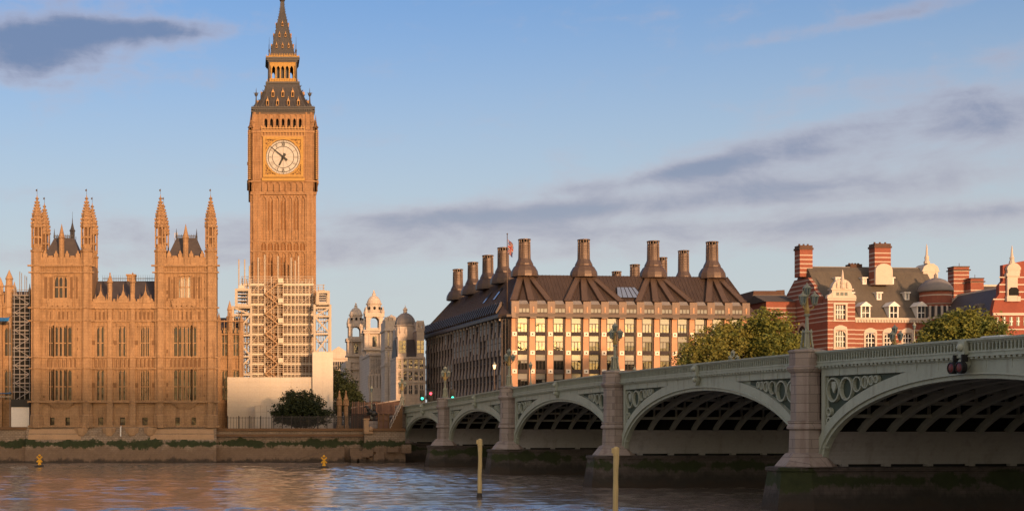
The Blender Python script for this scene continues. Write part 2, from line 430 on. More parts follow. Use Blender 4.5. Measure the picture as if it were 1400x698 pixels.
M['warm_l'] = mat('lit_lamp', (.8,.5,.3), .4, emit=((1,.55,.25), 1.2))
M['navred'] = mat('nav_signal', (.12,.018,.015), .35)
M['flag_r'] = mat('flag_red', (.30,.035,.03), .8); M['flag_w'] = mat('flag_white', (.42,.36,.33), .8); M['flag_b'] = mat('flag_blue', (.04,.045,.13), .8)
M['statue'] = mat('bronze_statue', (.05,.045,.04), .5, .5, .4, var=.3)
M['water'] = mat_water()
M['lamp_gold'] = mat('lamp_gilt', (.36,.24,.08), .6, .1, .4, var=.4, scale=3)
M['sand_s'] = mat('shaded_sandstone', (.34,.265,.225), .8, var=.15, scale=.8)  # darker copy of the pillar sandstone, shade of the side front painted in
M['blind_g'] = mat_glass('office_blind_shaded', (.23,.215,.19), .05, .1)  # duller blind copy for rows without the sunrise reflection
M['glass_k'] = mat_glass('office_glass_dull', (.018,.017,.016), .07, .03, bump=.12)
M['roof_pane'] = mat_glass('roof_pane', (.24,.23,.21), .03, .1)
M['blind_s'] = mat_glass('side_blind', (.42,.41,.38), .03, .1)

def mat_filigree():
    """dark panel with a gilt scroll pattern"""
    m = mat('filigree', (.10,.045,.015), .6, var=.2)
    t = NT(m.node_tree); b = t.n['Principled BSDF']; src = b.inputs['Base Color'].links[0].from_socket
    P = t.node('ShaderNodeNewGeometry').outputs['Position']
    v = t.node('ShaderNodeTexVoronoi', feature='DISTANCE_TO_EDGE'); t.put(v.inputs['Vector'], P); v.inputs['Scale'].default_value = 2.2
    t.l.new(t.mix(t.ramp(v.outputs['Distance'], .06, .16), (.42,.23,.05), src), b.inputs['Base Color'])
    return m
M['filigree'] = mat_filigree()

def courses(m, scale=.9, amt=.35):
    """block joints laid over a stone"""
    t = NT(m.node_tree); b = t.n['Principled BSDF']; src = b.inputs['Base Color'].links[0].from_socket
    sp = t.node('ShaderNodeSeparateXYZ'); t.l.new(t.node('ShaderNodeNewGeometry').outputs['Position'], sp.inputs[0])
    cx = t.node('ShaderNodeCombineXYZ'); t.put(cx.inputs[0], t.m('ADD', sp.outputs[0], sp.outputs[1])); t.put(cx.inputs[1], sp.outputs[2])
    k = t.node('ShaderNodeTexBrick'); t.l.new(cx.outputs[0], k.inputs['Vector']); k.inputs['Scale'].default_value = scale
    k.inputs['Color1'].default_value = (1,1,1,1); k.inputs['Color2'].default_value = (.8,.79,.78,1); k.inputs['Mortar'].default_value = (.5,.48,.46,1); k.inputs['Mortar Size'].default_value = .022
    k.inputs['Brick Width'].default_value = 1.0; k.inputs['Row Height'].default_value = .5
    t.l.new(t.mix(amt, src, t.mix(1.0, src, k.outputs[0], 'MULTIPLY')), b.inputs['Base Color'])
courses(M['granite'], .75, .8); courses(M['palace'], 1.0, .6); courses(M['tower'], 1.0, .6); courses(M['pale_st'], .7, .5)
# ------------------------------------------------------------------ ground and river
def sheet(name, x0, y0, x1, y1, z, m):
    o = MB().add([(x0,y0,z),(x1,y0,z),(x1,y1,z),(x0,y1,z)], [(0,1,2,3)]).build(name, m); o['kind'] = 'structure'; return o
GZ = 5.6
YW = 240.0                                            # palace river front
sheet('river_water', -4000, -8, 4000, 246, -.45, M['water'])
def waves():
    """the river surface in view: real wind waves, short crests, calmer and rougher patches"""
    rn = np.random.RandomState(5)
    ys = [52.0]
    while ys[-1] < 246.5: ys.append(ys[-1]+.24+.0016*(ys[-1]-52))
    ys = np.array(ys); n = len(ys); m = 330
    u = np.linspace(-1, 1, m)
    Xg = 16+u[None, :]*(34+ys[:, None]*.20); Yg = np.repeat(ys[:, None], m, 1)
    h = np.zeros_like(Xg); big = np.zeros_like(Xg)
    for k in range(46):
        lam = .95*(3.8/.95)**rn.rand(); th = math.pi/2+rn.normal(0, .55); q = 2*math.pi/lam
        ph = rn.rand()*6.28; a = .0072*lam*rn.uniform(.5, 1.3)
        arg = q*(math.cos(th)*Xg+math.sin(th)*Yg)+ph+.6*np.sin(.11*Xg+.07*Yg*rn.rand()+ph)
        h += a*np.sin(arg)
    for k in range(14):
        lam = rn.uniform(18, 70); th = rn.uniform(0, math.pi); q = 2*math.pi/lam
        big += np.sin(q*(math.cos(th)*Xg*.5+math.sin(th)*Yg)+rn.rand()*6.28)
    amp = np.clip(.66+.09*big, .34, 1.0)
    Zg = h*amp*.85
    co = np.stack([Xg, Yg, Zg], -1).reshape(-1, 3)
    i = (np.arange(n-1)[:, None]*m+np.arange(m-1)[None, :]).reshape(-1)
    f = np.stack([i, i+1, i+m+1, i+m], -1)
    me = bpy.data.meshes.new('river_water'); me.vertices.add(len(co)); me.vertices.foreach_set('co', co.reshape(-1))
    me.loops.add(f.size); me.loops.foreach_set('vertex_index', f.reshape(-1).astype(np.int32))
    me.polygons.add(len(f)); me.polygons.foreach_set('loop_start', np.arange(0, f.size, 4, dtype=np.int32)); me.polygons.foreach_set('loop_total', np.full(len(f), 4, dtype=np.int32))
    me.update(calc_edges=True); me.polygons.foreach_set('use_smooth', [True]*len(f)); me.materials.append(M['water'])
    o = bpy.data.objects.new('river_water', me); COL.objects.link(o); o['kind'] = 'structure'
waves()
sheet('ground', -6000, 245, 6000, 9000, GZ, M['ground'])
sheet('ground', -6000, -3000, 6000, 1.5, 4.6, M['ground'])
o = MB().box(-4000, 1.5, -3, 4000, 2.3, 5.0).build('embankment', M['bank']); o['kind'] = 'structure'
# bridge frame: x across from the near face, y along towards the far bank
BA = math.atan(.1)
BT = Matrix.Translation((gx(1123, 102.2), 102.2, 0)) @ Matrix.Rotation(BA, 4, 'Z')
def bw(x, y, z=0.0): return BT @ Vector((x, y, z))
BW = 29.7
def ztop(y):
    Y = 102.2 + .995*y; d = abs(Y-123.0)
    return 11.87-.000185*d*d if d < 60 else 11.204-.0222*(d-60)
# road over the bridge and on into the city
rd = MB(BT)
ys = list(range(-102, 300, 4))
for a, b in zip(ys, ys[1:]):
    za, zb = max(ztop(a)-1.3, 7.2), max(ztop(b)-1.3, 7.2)
    rd.add([(3.2,a,za),(BW-3.2,a,za),(BW-3.2,b,zb),(3.2,b,zb)], [(0,1,2,3)])
o = rd.build('road', M['asphalt']); o['kind'] = 'structure'
mk = MB(BT)
for a in range(-100, 290, 9):
    for x in (BW/2,):
        za, zb = max(ztop(a)-1.3, 7.2)+.006, max(ztop(a+4)-1.3, 7.2)+.006
        mk.add([(x-.1,a,za),(x+.1,a,za),(x+.1,a+4,zb),(x-.1,a+4,zb)], [(0,1,2,3)])
o = mk.build('road_marking', M['white']); o['kind'] = 'structure'
for x0, x1 in ((.35, 3.2), (BW-3.2, BW-.35)):
    pv = MB(BT)
    for a, b in zip(ys, ys[1:]):
        za, zb = max(ztop(a)-1.3, 7.2), max(ztop(b)-1.3, 7.2)
        pv.add([(x0,a,za-.2),(x1,a,za-.2),(x1,b,zb-.2),(x0,b,zb-.2),(x0,a,za+.13),(x1,a,za+.13),(x1,b,zb+.13),(x0,b,zb+.13)],
               [(3,2,1,0),(4,5,6,7),(0,1,5,4),(1,2,6,5),(2,3,7,6),(3,0,4,7)])
    o = pv.build('pavement', M['paving']); o['kind'] = 'structure'
# made ground that carries the street up to the bridge
rp = MB(BT)
for a in range(148, 296, 4):
    rp.add([(.2,a,4),(BW-.2,a,4),(BW-.2,a+4,4),(.2,a+4,4)] + [(x, yy, max(ztop(yy)-1.55, 6.9)) for x, yy in ((.2,a),(BW-.2,a),(BW-.2,a+4),(.2,a+4))],
           [(3,2,1,0),(4,5,6,7),(0,1,5,4),(1,2,6,5),(2,3,7,6),(3,0,4,7)])
o = rp.build('street_embankment', M['pier']); o['kind'] = 'structure'

# ------------------------------------------------------------------ river walls
X = lambda p: gx(p, YW)
Z = lambda p: gz(p, YW)
def river_wall(x0, x1, y, ztopw, label, coping=True, name='river_wall', cx=None, wave=0.0):
    t = thing(name, label, 'wall', ((x0+x1)/2, y, 0))
    b = MB(); n = max(2, int((x1-x0)/1.5))
    rows = [(-2, -.5), (.3, -.35), (2.2, -.12), (3.6, 0), (ztopw-.45, .1)]
    vs, fs = [], []
    for i in range(n+1):
        for z, dy in rows: vs.append((x0+(x1-x0)*i/n, y+dy+random.uniform(-.05,.05), z))
    k = len(rows)
    for i in range(n):
        for j in range(k-1): fs.append((i*k+j, (i+1)*k+j, (i+1)*k+j+1, i*k+j+1))
    b.add(vs, fs)
    b.box(x0, y+.15, -2, x1, y+4, ztopw-.46)
    b.build('wall_face', M['bank'], t)
    if coping:
        c = MB(); c.box(x0, y-.2, ztopw-.45, x1, y+1.2, ztopw); c.build('coping', M['palace_dark'], t)
    return t
river_wall(X(-160), X(37.5), YW-.6, Z(583), 'stone river wall with weed line below the scaffolded palace wing')
# the foot of the pavilion stands in the river
t = thing('river_wall', 'battered stone base in the water under the palace pavilion', 'wall', (X(168), YW, 0))
b = MB()
x0, x1 = X(37), X(296)
n = 44; rows = [(-2,-2.4),(.2,-2.2),(1.6,-2.0),(2.7,-1.75),(3.6,-1.6),(4.6,-1.2),(Z(586),-.75)]
vs, fs = [], []
for i in range(n+1):
    for z, dy in rows: vs.append((x0+(x1-x0)*i/n, YW+dy+random.uniform(-.09,.09), z+random.uniform(-.08,.08)*(0 < z < 5)))
k = len(rows)
for i in range(n):
    for j in range(k-1): fs.append((i*k+j,(i+1)*k+j,(i+1)*k+j+1,i*k+j+1))
b.add(vs, fs)
b.box(x0, YW-1.2, -2, x1, YW+3, Z(592)); b.box(x0,YW-.75,Z(592),x1,YW+3,Z(583.6))
b.build('wall_face', M['bank'], t)
c = MB()
for a, e in ((40,112),(206,293)):
    c.taper(X(a), YW-1.5, X(e), YW+.5, Z(600), X(a+1), YW-.9, X(e-1), YW+.5, Z(586))
for p in (112, 150, 181, 206):
    c.lathe(X(p), YW-.5, [(.4,Z(599)),(1.0,Z(594)),(1.25,Z(586)),(1.25,Z(584.5))], 8)
c.build('footing', M['palace_pale'], t)
# the terrace wall runs on to the bridge, with a stair down to the water
river_wall(X(296), X(497), YW+.4, Z(585), 'long terrace wall with river stairs below the white hoarding')
w = OFF_last = [ob for ob in COL.objects if ob.name.startswith('river_wall')][-1]
s = MB()
for i in range(14):
    x = X(470-i*5.2); s.box(x-.66, YW-1.7, -1, x, YW-.1, 3.0-i*.21)
s.build('river_stair', M['bank'], w)
s = MB(); s.box(X(296), YW-.45, Z(596), X(497), YW-.1, Z(593)); s.build('ledge', M['palace_dark'], w)
t2 = river_wall(X(497)+.05, X(553), YW-1.2, Z(585), 'short stone river wall with ball finial beside the first bridge arch', name='quay_wall')
g = MB()
g.box(X(497), YW-1.6, Z(592), X(503.5), YW+.2, Z(573)); g.box(X(496.3), YW-1.75, Z(573), X(504.2), YW+.35, Z(571.5))
g.ball((X(506), YW-1.2, Z(586)), .5, 10)
g.box(X(503), YW-1.7, Z(592), X(509), YW-.3, Z(589.5))
g.build('gate_pier', M['palace_pale'], t2)
g = MB(); rr = random.Random(4)
for i in range(16):                                   # rough blocks at the water's edge
    x = X(470)+rr.uniform(0, 10.5); z = rr.uniform(.3, 2.7); w_ = rr.uniform(.8, 1.9); h = rr.uniform(.5, 1.0)
    g.box(x, YW-1.95-rr.uniform(0,.3), z-.6, x+w_, YW-.6, z+h)
g.build('footing_blocks', M['bank'], t2)

# ------------------------------------------------------------------ palace pavilion
pal = thing('palace_pavilion', 'honey stone gothic river pavilion with two pinnacled towers', 'palace', (X(169), YW, 0))
D = .45
PB = Z(583.5)
wm = MB()
LT, RT = (43.5, 126), (212, 296)
holes = []
wins = []     # px x0,x1,y0(top),y1(bottom), nm, transoms, arch, lit
for tx0 in (67.7, 237.7):
    for (a, b_, nm) in ((tx0, tx0+5.2, 0), (tx0+7, tx0+23.6, 2), (tx0+25.4, tx0+30.6, 0)):
        wins.append((a, b_, 447, 486.5, nm, (.45,), .5, False, -1)); wins.append((a, b_, 505.5, 546.5, nm, (.45,), .5, False, -1))
for a, b_ in ((132.7, 143), (162.6, 172.8), (193, 203.5)):
    wins.append((a, b_, 446, 486.5, 1, (.45,), .7, False, 0)); wins.append((a, b_, 505.5, 546.5, 1, (.45,), .6, False, 0))
    wins.append((a+1.6, b_-1.6, 570, 581.5, 0, (), 0, False, 0))
for a in (69, 90, 240, 262): wins.append((a, a+6, 570, 581.5, 0, (), 0, False, 0))
wins.append((75.5, 92, 378, 407, 2, (.5,), 1.0, False, -1)); wins.append((245, 261.5, 378, 407, 2, (.5,), 1.0, True, -1))
H = [(X(a), X(b_), Z(y1), Z(y0)) for a, b_, y0, y1, *_ in wins]
wall(wm, X(43.5), X(126), PB, Z(360), YW-.5, [h for h in H if h[1] < X(126)], D)
wall(wm, X(212), X(296), PB, Z(360), YW-.5, [h for h in H if h[0] > X(212)], D)
wall(wm, X(126), X(212), PB, Z(420), YW, [h for h in H if X(126) < h[0] < X(212)], D)
# sides, backs and the body behind
DP = 9.3
for a, e in (LT, RT):
    for xx, s_ in ((X(a), 0), (X(e), 1)):
        wm.add([(xx,YW-.5,PB),(xx,YW+DP,PB),(xx,YW+DP,Z(360)),(xx,YW-.5,Z(360))], [(0,1,2,3)])
    wm.add([(X(a),YW+DP,PB),(X(e),YW+DP,PB),(X(e),YW+DP,Z(360)),(X(a),YW+DP,Z(360))], [(0,1,2,3)])
    wm.add([(X(a),YW-.5,Z(360.5)),(X(e),YW-.5,Z(360.5)),(X(e),YW+DP,Z(360.5)),(X(a),YW+DP,Z(360.5))], [(0,1,2,3)])
wm.box(X(126), YW+1.2, PB, X(212), YW+11, Z(418))
# string courses and friezes
def course(y0, y1, proud, spans=((43.5,126,-.5),(126,212,0),(212,296,-.5))):
    for a, e, dy in spans: wm.box(X(a)-(proud if dy else 0), YW+dy-proud, Z(y1), X(e)+(proud if dy else 0), YW+dy-.004, Z(y0))
TW = ((43.5,126,-.5),(212,296,-.5))
for y0, y1, p in ((420,421.8,.5),(437.6,439.4,.45),(487.6,489,.4),(503,504.4,.4),(547.5,550,.6),(580.8,583.4,.55)): course(y0, y1, p)
for y0, y1, p in ((362.6,364.6,.6),(372,373.6,.45)): course(y0, y1, p, TW)
# panel ribs and little arch heads
def ribs(xa, xb, y0, y1, y, step=.62, w=.14, proud=.26, head=True):
    n = max(1, round((xb-xa)/step)); st = (xb-xa)/n
    for i in range(n+1):
        x = xa+st*i
        if any(h[0]-.1 < x < h[1]+.1 and h[2] < (y0+y1)/2 < h[3] for h in H): continue
        wm.box(x-w/2, y-proud, Z(y1), x+w/2, y-.004, Z(y0))
    if head:
        for i in range(n):
            x = xa+st*i+w/2; e = x+st-w
            if any(h[0]-.2 < (x+e)/2 < h[1]+.2 and h[2] < Z((y0+y1)/2) < h[3] for h in H): continue
            arch_fill(wm, x, e, Z(y0), min(.5, (e-x)*.9), y-proud*.7, y-.005, n=3)
for a, e, dy in ((43.5,126,-.5),(126,212,0),(212,296,-.5)):
    ribs(X(a)+1.9*(dy<0), X(e)-1.9*(dy<0), 422, 437.4, YW+dy, .8)
    ribs(X(a)+1.9*(dy<0), X(e)-1.9*(dy<0), 489.2, 502.8, YW+dy, .7)
    if dy:
        for (p0, p1) in ((439.6,487.4),(504.6,547.2)): ribs(X(a)+1.9, X(e)-1.9, p0, p1, YW+dy, .7)
        ribs(X(a)+1.9, X(e)-1.9, 373.8, 419.8, YW+dy, .9, head=False)
        ribs(X(a)+1.5, X(e)-1.5, 364.8, 371.8, YW+dy, .42)
    else:
        for (p0, p1) in ((439.6,487.4),(504.6,547.2)): ribs(X(a)+.6, X(e)-.6, p0, p1, YW+dy, .72)
    ribs(X(a)+2, X(e)-2, 550.2, 568, YW+dy, 2.6, head=False, proud=.06)
# window hoods and sunk panels
for a, b_, y0, y1, nm, tr, ar, lit, dy in wins:
    yy = YW-.5 if dy < 0 else YW
    if nm or ar:
        wm.box(X(a)-.22, yy-.16, Z(y1)-.05, X(a)-.03, yy-.005, Z(y0)+.1); wm.box(X(b_)+.03, yy-.16, Z(y1)-.05, X(b_)+.22, yy-.005, Z(y0)+.1)
        wm.box(X(a)-.25, yy-.2, Z(y0)+.1, X(b_)+.25, yy-.006, Z(y0)+.28); wm.box(X(a)-.25, yy-.25, Z(y1)-.25, X(b_)+.25, yy-.006, Z(y1)-.05)
    else:
        for q in (X(a)-.2, X(b_)): wm.box(q, yy-.1, Z(y1), q+.2, yy-.005, Z(y0)+.2)
        wm.box(X(a), yy-.1, Z(y0), X(b_), yy-.006, Z(y0)+.2)
for tx in (84, 253):                                  # carved corbels under the tower windows
    wm.taper(X(tx-8), YW-.55, X(tx+8), YW-.504, Z(559), X(tx-18), YW-1.1, X(tx+18), YW-.504, Z(550.4))
    wm.box(X(tx-16), YW-1.0, Z(418), X(tx+16), YW-.506, Z(409))
    for i in range(5): wm.taper(X(tx-15+i*7)-.3, YW-1.0, X(tx-15+i*7)+.3, YW-.507, Z(419.8), X(tx-16+i*7)-.35, YW-1.15, X(tx-14+i*7)+.35, YW-.507, Z(411))
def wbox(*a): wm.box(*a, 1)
rn_ = random.Random(23)
for a, e, dy in ((43.5,126,-.5),(126,212,0),(212,296,-.5)):   # dark squares painted as the shade in small niches and quatrefoils
    for y0, y1 in ((441,484),(507,544)) + (((376,417),) if dy else ()):
        n = int((X(e)-X(a)-3.4)/.72)
        for i in range(n):
            x = X(a)+1.9+.72*i
            if any(h[0]-.5 < x+.2 < h[1]+.4 and h[2] < Z((y0+y1)/2) < h[3] for h in H): continue
            for k in range(3):
                if rn_.random() < .55:
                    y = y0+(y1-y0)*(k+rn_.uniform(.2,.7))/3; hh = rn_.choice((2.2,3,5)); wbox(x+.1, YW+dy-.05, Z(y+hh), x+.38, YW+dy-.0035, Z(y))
#                                             # shields and carved panels, darkened to stand for shade in the relief
rr = random.Random(11)
for a, e, dy in ((43.5,126,-.5),(126,212,0),(212,296,-.5)):
    xx = X(a)+2.1*(dy < 0)+.4
    while xx < X(e)-2.1*(dy < 0)-.6:
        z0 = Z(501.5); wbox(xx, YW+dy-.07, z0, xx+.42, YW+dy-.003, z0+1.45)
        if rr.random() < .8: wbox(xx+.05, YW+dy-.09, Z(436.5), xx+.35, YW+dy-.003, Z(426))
        xx += .7
for tx in (84, 253):
    for sx in (-1, 1):
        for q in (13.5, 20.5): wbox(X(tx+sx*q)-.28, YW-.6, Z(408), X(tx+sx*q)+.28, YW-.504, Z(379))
for y in (525, 467):
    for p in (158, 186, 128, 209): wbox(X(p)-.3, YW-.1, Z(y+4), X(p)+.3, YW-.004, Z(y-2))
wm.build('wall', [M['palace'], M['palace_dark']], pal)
for a, b_, y0, y1, nm, tr, ar, lit, dy in wins:
    yy = (YW-.5 if dy < 0 else YW)+D-.06
    window(pal, X(a), X(b_), Z(y1), Z(y0), yy, M['pwin_lit'] if lit else M['pwin'], M['palace_pale'], nm, tr, .16, arch=ar, fd=.2)
# buttresses of the middle range
for p in (150.5, 181.5):
    bt = MB()
    bt.box(X(p)-.55, YW-.5, PB, X(p)+.55, YW-.006, Z(548)); bt.box(X(p)-.42, YW-.42, Z(548), X(p)+.42, YW-.006, Z(490))
    bt.box(X(p)-.36, YW-.36, Z(490), X(p)+.36, YW-.006, Z(400)); bt.box(X(p)-.5, YW-.55, Z(422), X(p)+.5, YW-.007, Z(420))
    for y in (439, 488, 504): bt.box(X(p)-.5, YW-.52, Z(y), X(p)+.5, YW-.008, Z(y-1.6))
    bt.lathe(X(p), YW-.1, [(.42,Z(400)),(.42,Z(387)),(.62,Z(386)),(.5,Z(384.5)),(.3,Z(380)),(.08,Z(375)),(.16,Z(374)),(.02,Z(372))], 8)
    bt.build('buttress', M['palace'], pal)
# corner turrets
def turret(cx, cy, ftop, label=None):
    """octagonal corner turret from the plinth to its crocketed spire; ftop shifts the top in photo pixels"""
    z = lambda p: Z(p)
    b_ = MB()
    r = .98
    b_.lathe(cx, cy, [(r+.25,PB-.1),(r+.25,Z(568)),(r,Z(566)),(r,Z(345)),(r+.2,Z(344.4)),(r+.2,Z(342.4)),(.9,Z(341)),(.9,Z(338))], 8)
    for y in (549,503,488,438.5,421,373,363.6): b_.lathe(cx, cy, [(r+.14,Z(y+1)),(r+.22,Z(y)),(r+.1,Z(y-1))], 8)
    for k in range(8):                                # shaft mouldings
        a = math.pi/8+k*math.pi/4
        b_.tube((cx+r*math.cos(a),cy+r*math.sin(a),PB),(cx+r*math.cos(a),cy+r*math.sin(a),Z(345)),.09,4)
    o = b_.build('turret', M['palace'], pal)
    s_ = MB()
    for k in range(8):                                # open lantern stage
        a = math.pi/8+k*math.pi/4
        px_, py_ = cx+.9*math.cos(a), cy+.9*math.sin(a)
        s_.tube((px_,py_,Z(339)),(px_,py_,Z(309)),.16,4)
        s_.tube((px_*1+.06*math.cos(a),py_+.06*math.sin(a),Z(309)),(px_+.06*math.cos(a),py_+.06*math.sin(a),Z(301)),.1,4,.01)
    s_.lathe(cx, cy, [(.9,Z(326)),(.9,Z(323.5))], 8); s_.lathe(cx, cy, [(.72,Z(340)),(.72,Z(334))], 8)
    s_.lathe(cx, cy, [(1.0,Z(312)),(1.15,Z(310)),(1.15,Z(308.5)),(.9,Z(307)),(.84,Z(297)),(1.0,Z(296)),(.74,Z(293)),(.34,Z(281)),(.16,Z(273)),(.36,Z(271.5)),(.1,Z(269.5)),(.03,Z(266))], 8)
    for k in range(8):
        a = k*math.pi/4+math.pi/8
        for j, (rr_, y) in enumerate(((.9,305),(.88,300),(.76,292.5),(.62,288.5),(.48,284.5),(.36,280.5),(.26,276.5))):
            q = .13 if j > 1 else .16
            xx, yy = cx+(rr_+.05)*math.cos(a), cy+(rr_+.05)*math.sin(a); s_.box(xx-q, yy-q, Z(y)-q, xx+q, yy+q, Z(y)+q)
    s_.build('spirelet', M['palace'], o)
    v_ = MB(); v_.lathe(cx, cy, [(.55,Z(338)),(.55,Z(311))], 8); v_.build('lantern_core', M['palace_dark'], o)
    f_ = MB(); f_.tube((cx,cy,Z(267)),(cx,cy,Z(258)),.035,4); f_.box(cx-.22,cy-.02,Z(261.5),cx+.05,cy+.02,Z(259)); f_.build('weather_vane', M['bronze_d'], o)
for a in (50.8, 118.5, 219.5, 288): turret(X(a), YW-.1, 0)
for a in (50.8, 118.5, 219.5, 288): turret(X(a), YW+8.6, 0)
# tower parapets and steep roofs
for a, e in ((58.5,110.5),(227.5,280.5)):
    p_ = MB()
    p_.box(X(a), YW-.42, Z(362), X(e), YW-.1, Z(352))
    n = 7; st = (X(e)-X(a))/n
    for i in range(n):
        x = X(a)+st*i+st*.12; xe = x+st*.76
        hh = 5 if i % 2 == 0 else 2.2
        p_.box(x, YW-.46, Z(352), xe, YW-.1, Z(352-hh))
        if i % 2 == 0: p_.taper(x+.1,YW-.44,xe-.1,YW-.12,Z(352-hh),(x+xe)/2-.05,YW-.3,(x+xe)/2+.05,YW-.26,Z(342.5))
        p_.box(x+.12, YW-.52, Z(361), xe-.12, YW-.43, Z(353.5))
    c_ = (a+e)/2
    p_.lathe(X(c_), YW-.15, [(.48,Z(362)),(.48,Z(326)),(.62,Z(325)),(.5,Z(323)),(.16,Z(311)),(.02,Z(306))], 8)
    p_.build('parapet', M['palace'], pal)
    q = MB(); q.box(X(a)+.1, YW-.08, Z(360), X(e)-.1, YW+.1, Z(350)); q.build('parapet_back', M['palace_dark'], pal)
    r_ = MB(); i0 = 12.5
    r_.taper(X(a+1), YW+.6, X(e-1), YW+8.2, Z(350), X(a+i0), YW+3, X(e-i0), YW+5.8, Z(322))
    o = r_.build('tower_roof', M['slate'], pal)
    k_ = MB()
    for i in range(13):
        x = X(a+i0)+(X(e-i0)-X(a+i0))*i/12
        k_.tube((x,YW+3,Z(322)),(x,YW+3,Z(317 if i % 12 else 311)),.06,4); k_.tube((x,YW+5.8,Z(322)),(x,YW+5.8,Z(317)),.06,4)
    k_.box(X(a+i0), YW+2.95, Z(319.6), X(e-i0), YW+3.05, Z(318.8))
    for x in (X(a+i0), X(e-i0)): k_.tube((x,YW+3,Z(322)),(x,YW+3,Z(309)),.17,5,.02)
    k_.build('cresting', M['iron_roof'], o)
# slender iron fleche on the left tower roof
f_ = MB(); cx = X(94); f_.lathe(cx, YW+5, [(.45,Z(323)),(.45,Z(311)),(.6,Z(310)),(.35,Z(307)),(.1,Z(299)),(.03,Z(291)),(.02,Z(283))], 6); f_.build('fleche', M['iron_roof'], pal)
f_ = MB()
for q in (105, 107.5, 236.5, 240): f_.tube((X(q),YW+6,Z(345)),(X(q),YW+6,Z(311)),.06,4)
f_.box(X(105),YW+5.95,Z(312),X(107.5),YW+6.05,Z(311)); f_.box(X(236.5),YW+5.95,Z(313),X(240),YW+6.05,Z(312)); f_.build('roof_mast', M['scafgrey'], pal)
# middle range: gablets, roof, chimney
p_ = MB(); p_.box(X(126)+.02, YW-.25, Z(420), X(212)-.02, YW+.2, Z(411.5))
n = 18
for i in range(n):
    x = X(127)+(X(211)-X(127))*i/n
    p_.box(x, YW-.27, Z(411.5), x+.36, YW+.18, Z(408.5)); p_.box(x+.08, YW-.31, Z(419), x+.28, YW-.253, Z(413))
for c_ in (138, 168.7, 199):
    p_.pxz([(X(c_-7.5),Z(414)),(X(c_+7.5),Z(414)),(X(c_+5.5),Z(406)),(X(c_+2.5),Z(403)),(X(c_),Z(395)),(X(c_-2.5),Z(403)),(X(c_-5.5),Z(406))], YW-.38, YW+.1)
    p_.tube((X(c_),YW-.15,Z(396)),(X(c_),YW-.15,Z(388)),.1,5,.03)
    for q in (-7.5, 7.5): p_.tube((X(c_+q),YW-.2,Z(412)),(X(c_+q),YW-.2,Z(402)),.15,4,.02)
p_.build('parapet', M['palace'], pal)
r_ = MB(); r_.pyz([(YW+.8,Z(413)),(YW+7.5,Z(381)+.4),(YW+10.5,Z(381)+.4),(YW+14,Z(415))], X(126.5), X(211.5))
o = r_.build('roof', M['slate'], pal)
k_ = MB()
for i in range(25):
    x = X(134)+(X(210)-X(134))*i/24; k_.tube((x,YW+7.6,Z(381)+.3),(x,YW+7.6,Z(371.5)+.3),.05,4,.02)
k_.box(X(134),YW+7.56,Z(377)+.3,X(210),YW+7.64,Z(376)+.3); k_.build('cresting', M['iron_roof'], o)
ch = MB(); ch.box(X(168),YW+7.6,Z(384),X(180),YW+9.4,Z(370)); ch.box(X(167),YW+7.4,Z(370),X(181),YW+9.6,Z(368)); ch.build('chimney', M['palace'], pal)
d_ = MB(); d_.tube((X(166),YW-1.5,Z(584)),(X(166),YW-1.5,Z(596)),.12,6); d_.tube((X(166),YW-1.5,Z(584)),(X(166),YW-.4,Z(582)),.12,6); d_.build('outfall_pipe', M['white'], pal)

# ------------------------------------------------------------------ palace wings
def wing(name, label, px0, px1, Y, ytop, bays, depth=10, z0=None, spires=()):
    x = lambda p: gx(p, Y); z = lambda p: gz(p, Y)
    t = thing(name, label, 'palace', ((x(px0)+x(px1))/2, Y, GZ))
    z0 = GZ if z0 is None else z0
    hs = []; st = (px1-px0)/bays
    for i in range(bays):
        for y0, y1 in ((448,486),(506,546)): hs.append((x(px0+st*(i+.3)), x(px0+st*(i+.72)), z(y1), z(y0)))
    w_ = MB(); wall(w_, x(px0), x(px1), z0, z(ytop), Y, hs, .4)
    w_.box(x(px0), Y+.5, z0, x(px1), Y+depth, z(ytop)-.05)
    for y in (ytop+1, 438, 488, 504, 549): w_.box(x(px0)-.1, Y-.3, z(y+1.6), x(px1)+.1, Y-.005, z(y))
    for i in range(bays+1):
        q = x(px0+st*i); w_.box(q-.4, Y-.6, z0, q+.4, Y-.007, z(ytop)+.5)
        w_.lathe(q, Y-.3, [(.4,z(ytop)),(.4,z(ytop-14)),(.55,z(ytop-15)),(.3,z(ytop-20)),(.02,z(ytop-28))], 8)
    n = int((x(px1)-x(px0))/.7)
    for i in range(n):
        q = x(px0)+.35+.7*i; w_.box(q-.06, Y-.12, z(437), q+.06, Y-.004, z(ytop+4)); w_.box(q-.2, Y-.2, z(ytop), q+.2, Y+.2, z(ytop-4))
    w_.build('wall', M['palace'], t)
    for h in hs: window(t, h[0], h[1], h[2], h[3], Y+.35, M['pwin'], M['palace_pale'], 1, (.45,), .14, arch=.5)
    r_ = MB(); r_.pyz([(Y+1,z(ytop+2)),(Y+5.5,z(ytop-24)),(Y+depth,z(ytop+2))], x(px0), x(px1)); r_.build('roof', M['slate'], t)
    for sx, sy, r in spires:
        s_ = MB(); s_.lathe(x(sx), Y+.5, [(r,z(ytop+10)),(r,z(sy+24)),(r+.2,z(sy+23)),(r*.8,z(sy+21)),(r*.75,z(sy+14)),(r*.95,z(sy+13)),(r*.3,z(sy+4)),(.02,z(sy))], 8); s_.build('turret', M['palace_pale'], t)
    return t
wing('palace_wing', 'honey stone palace wing behind the tied scaffold tower and blue sheets', -60, 41, YW+7, 418, 5, spires=((12,368,.8),(19,384,.5),(0,378,.7)))
wing('palace_wing', 'shadowed palace wing with slate roof between pavilion and clock tower', 284, 330, YW+24, 455, 3, spires=((314,410,.6),))
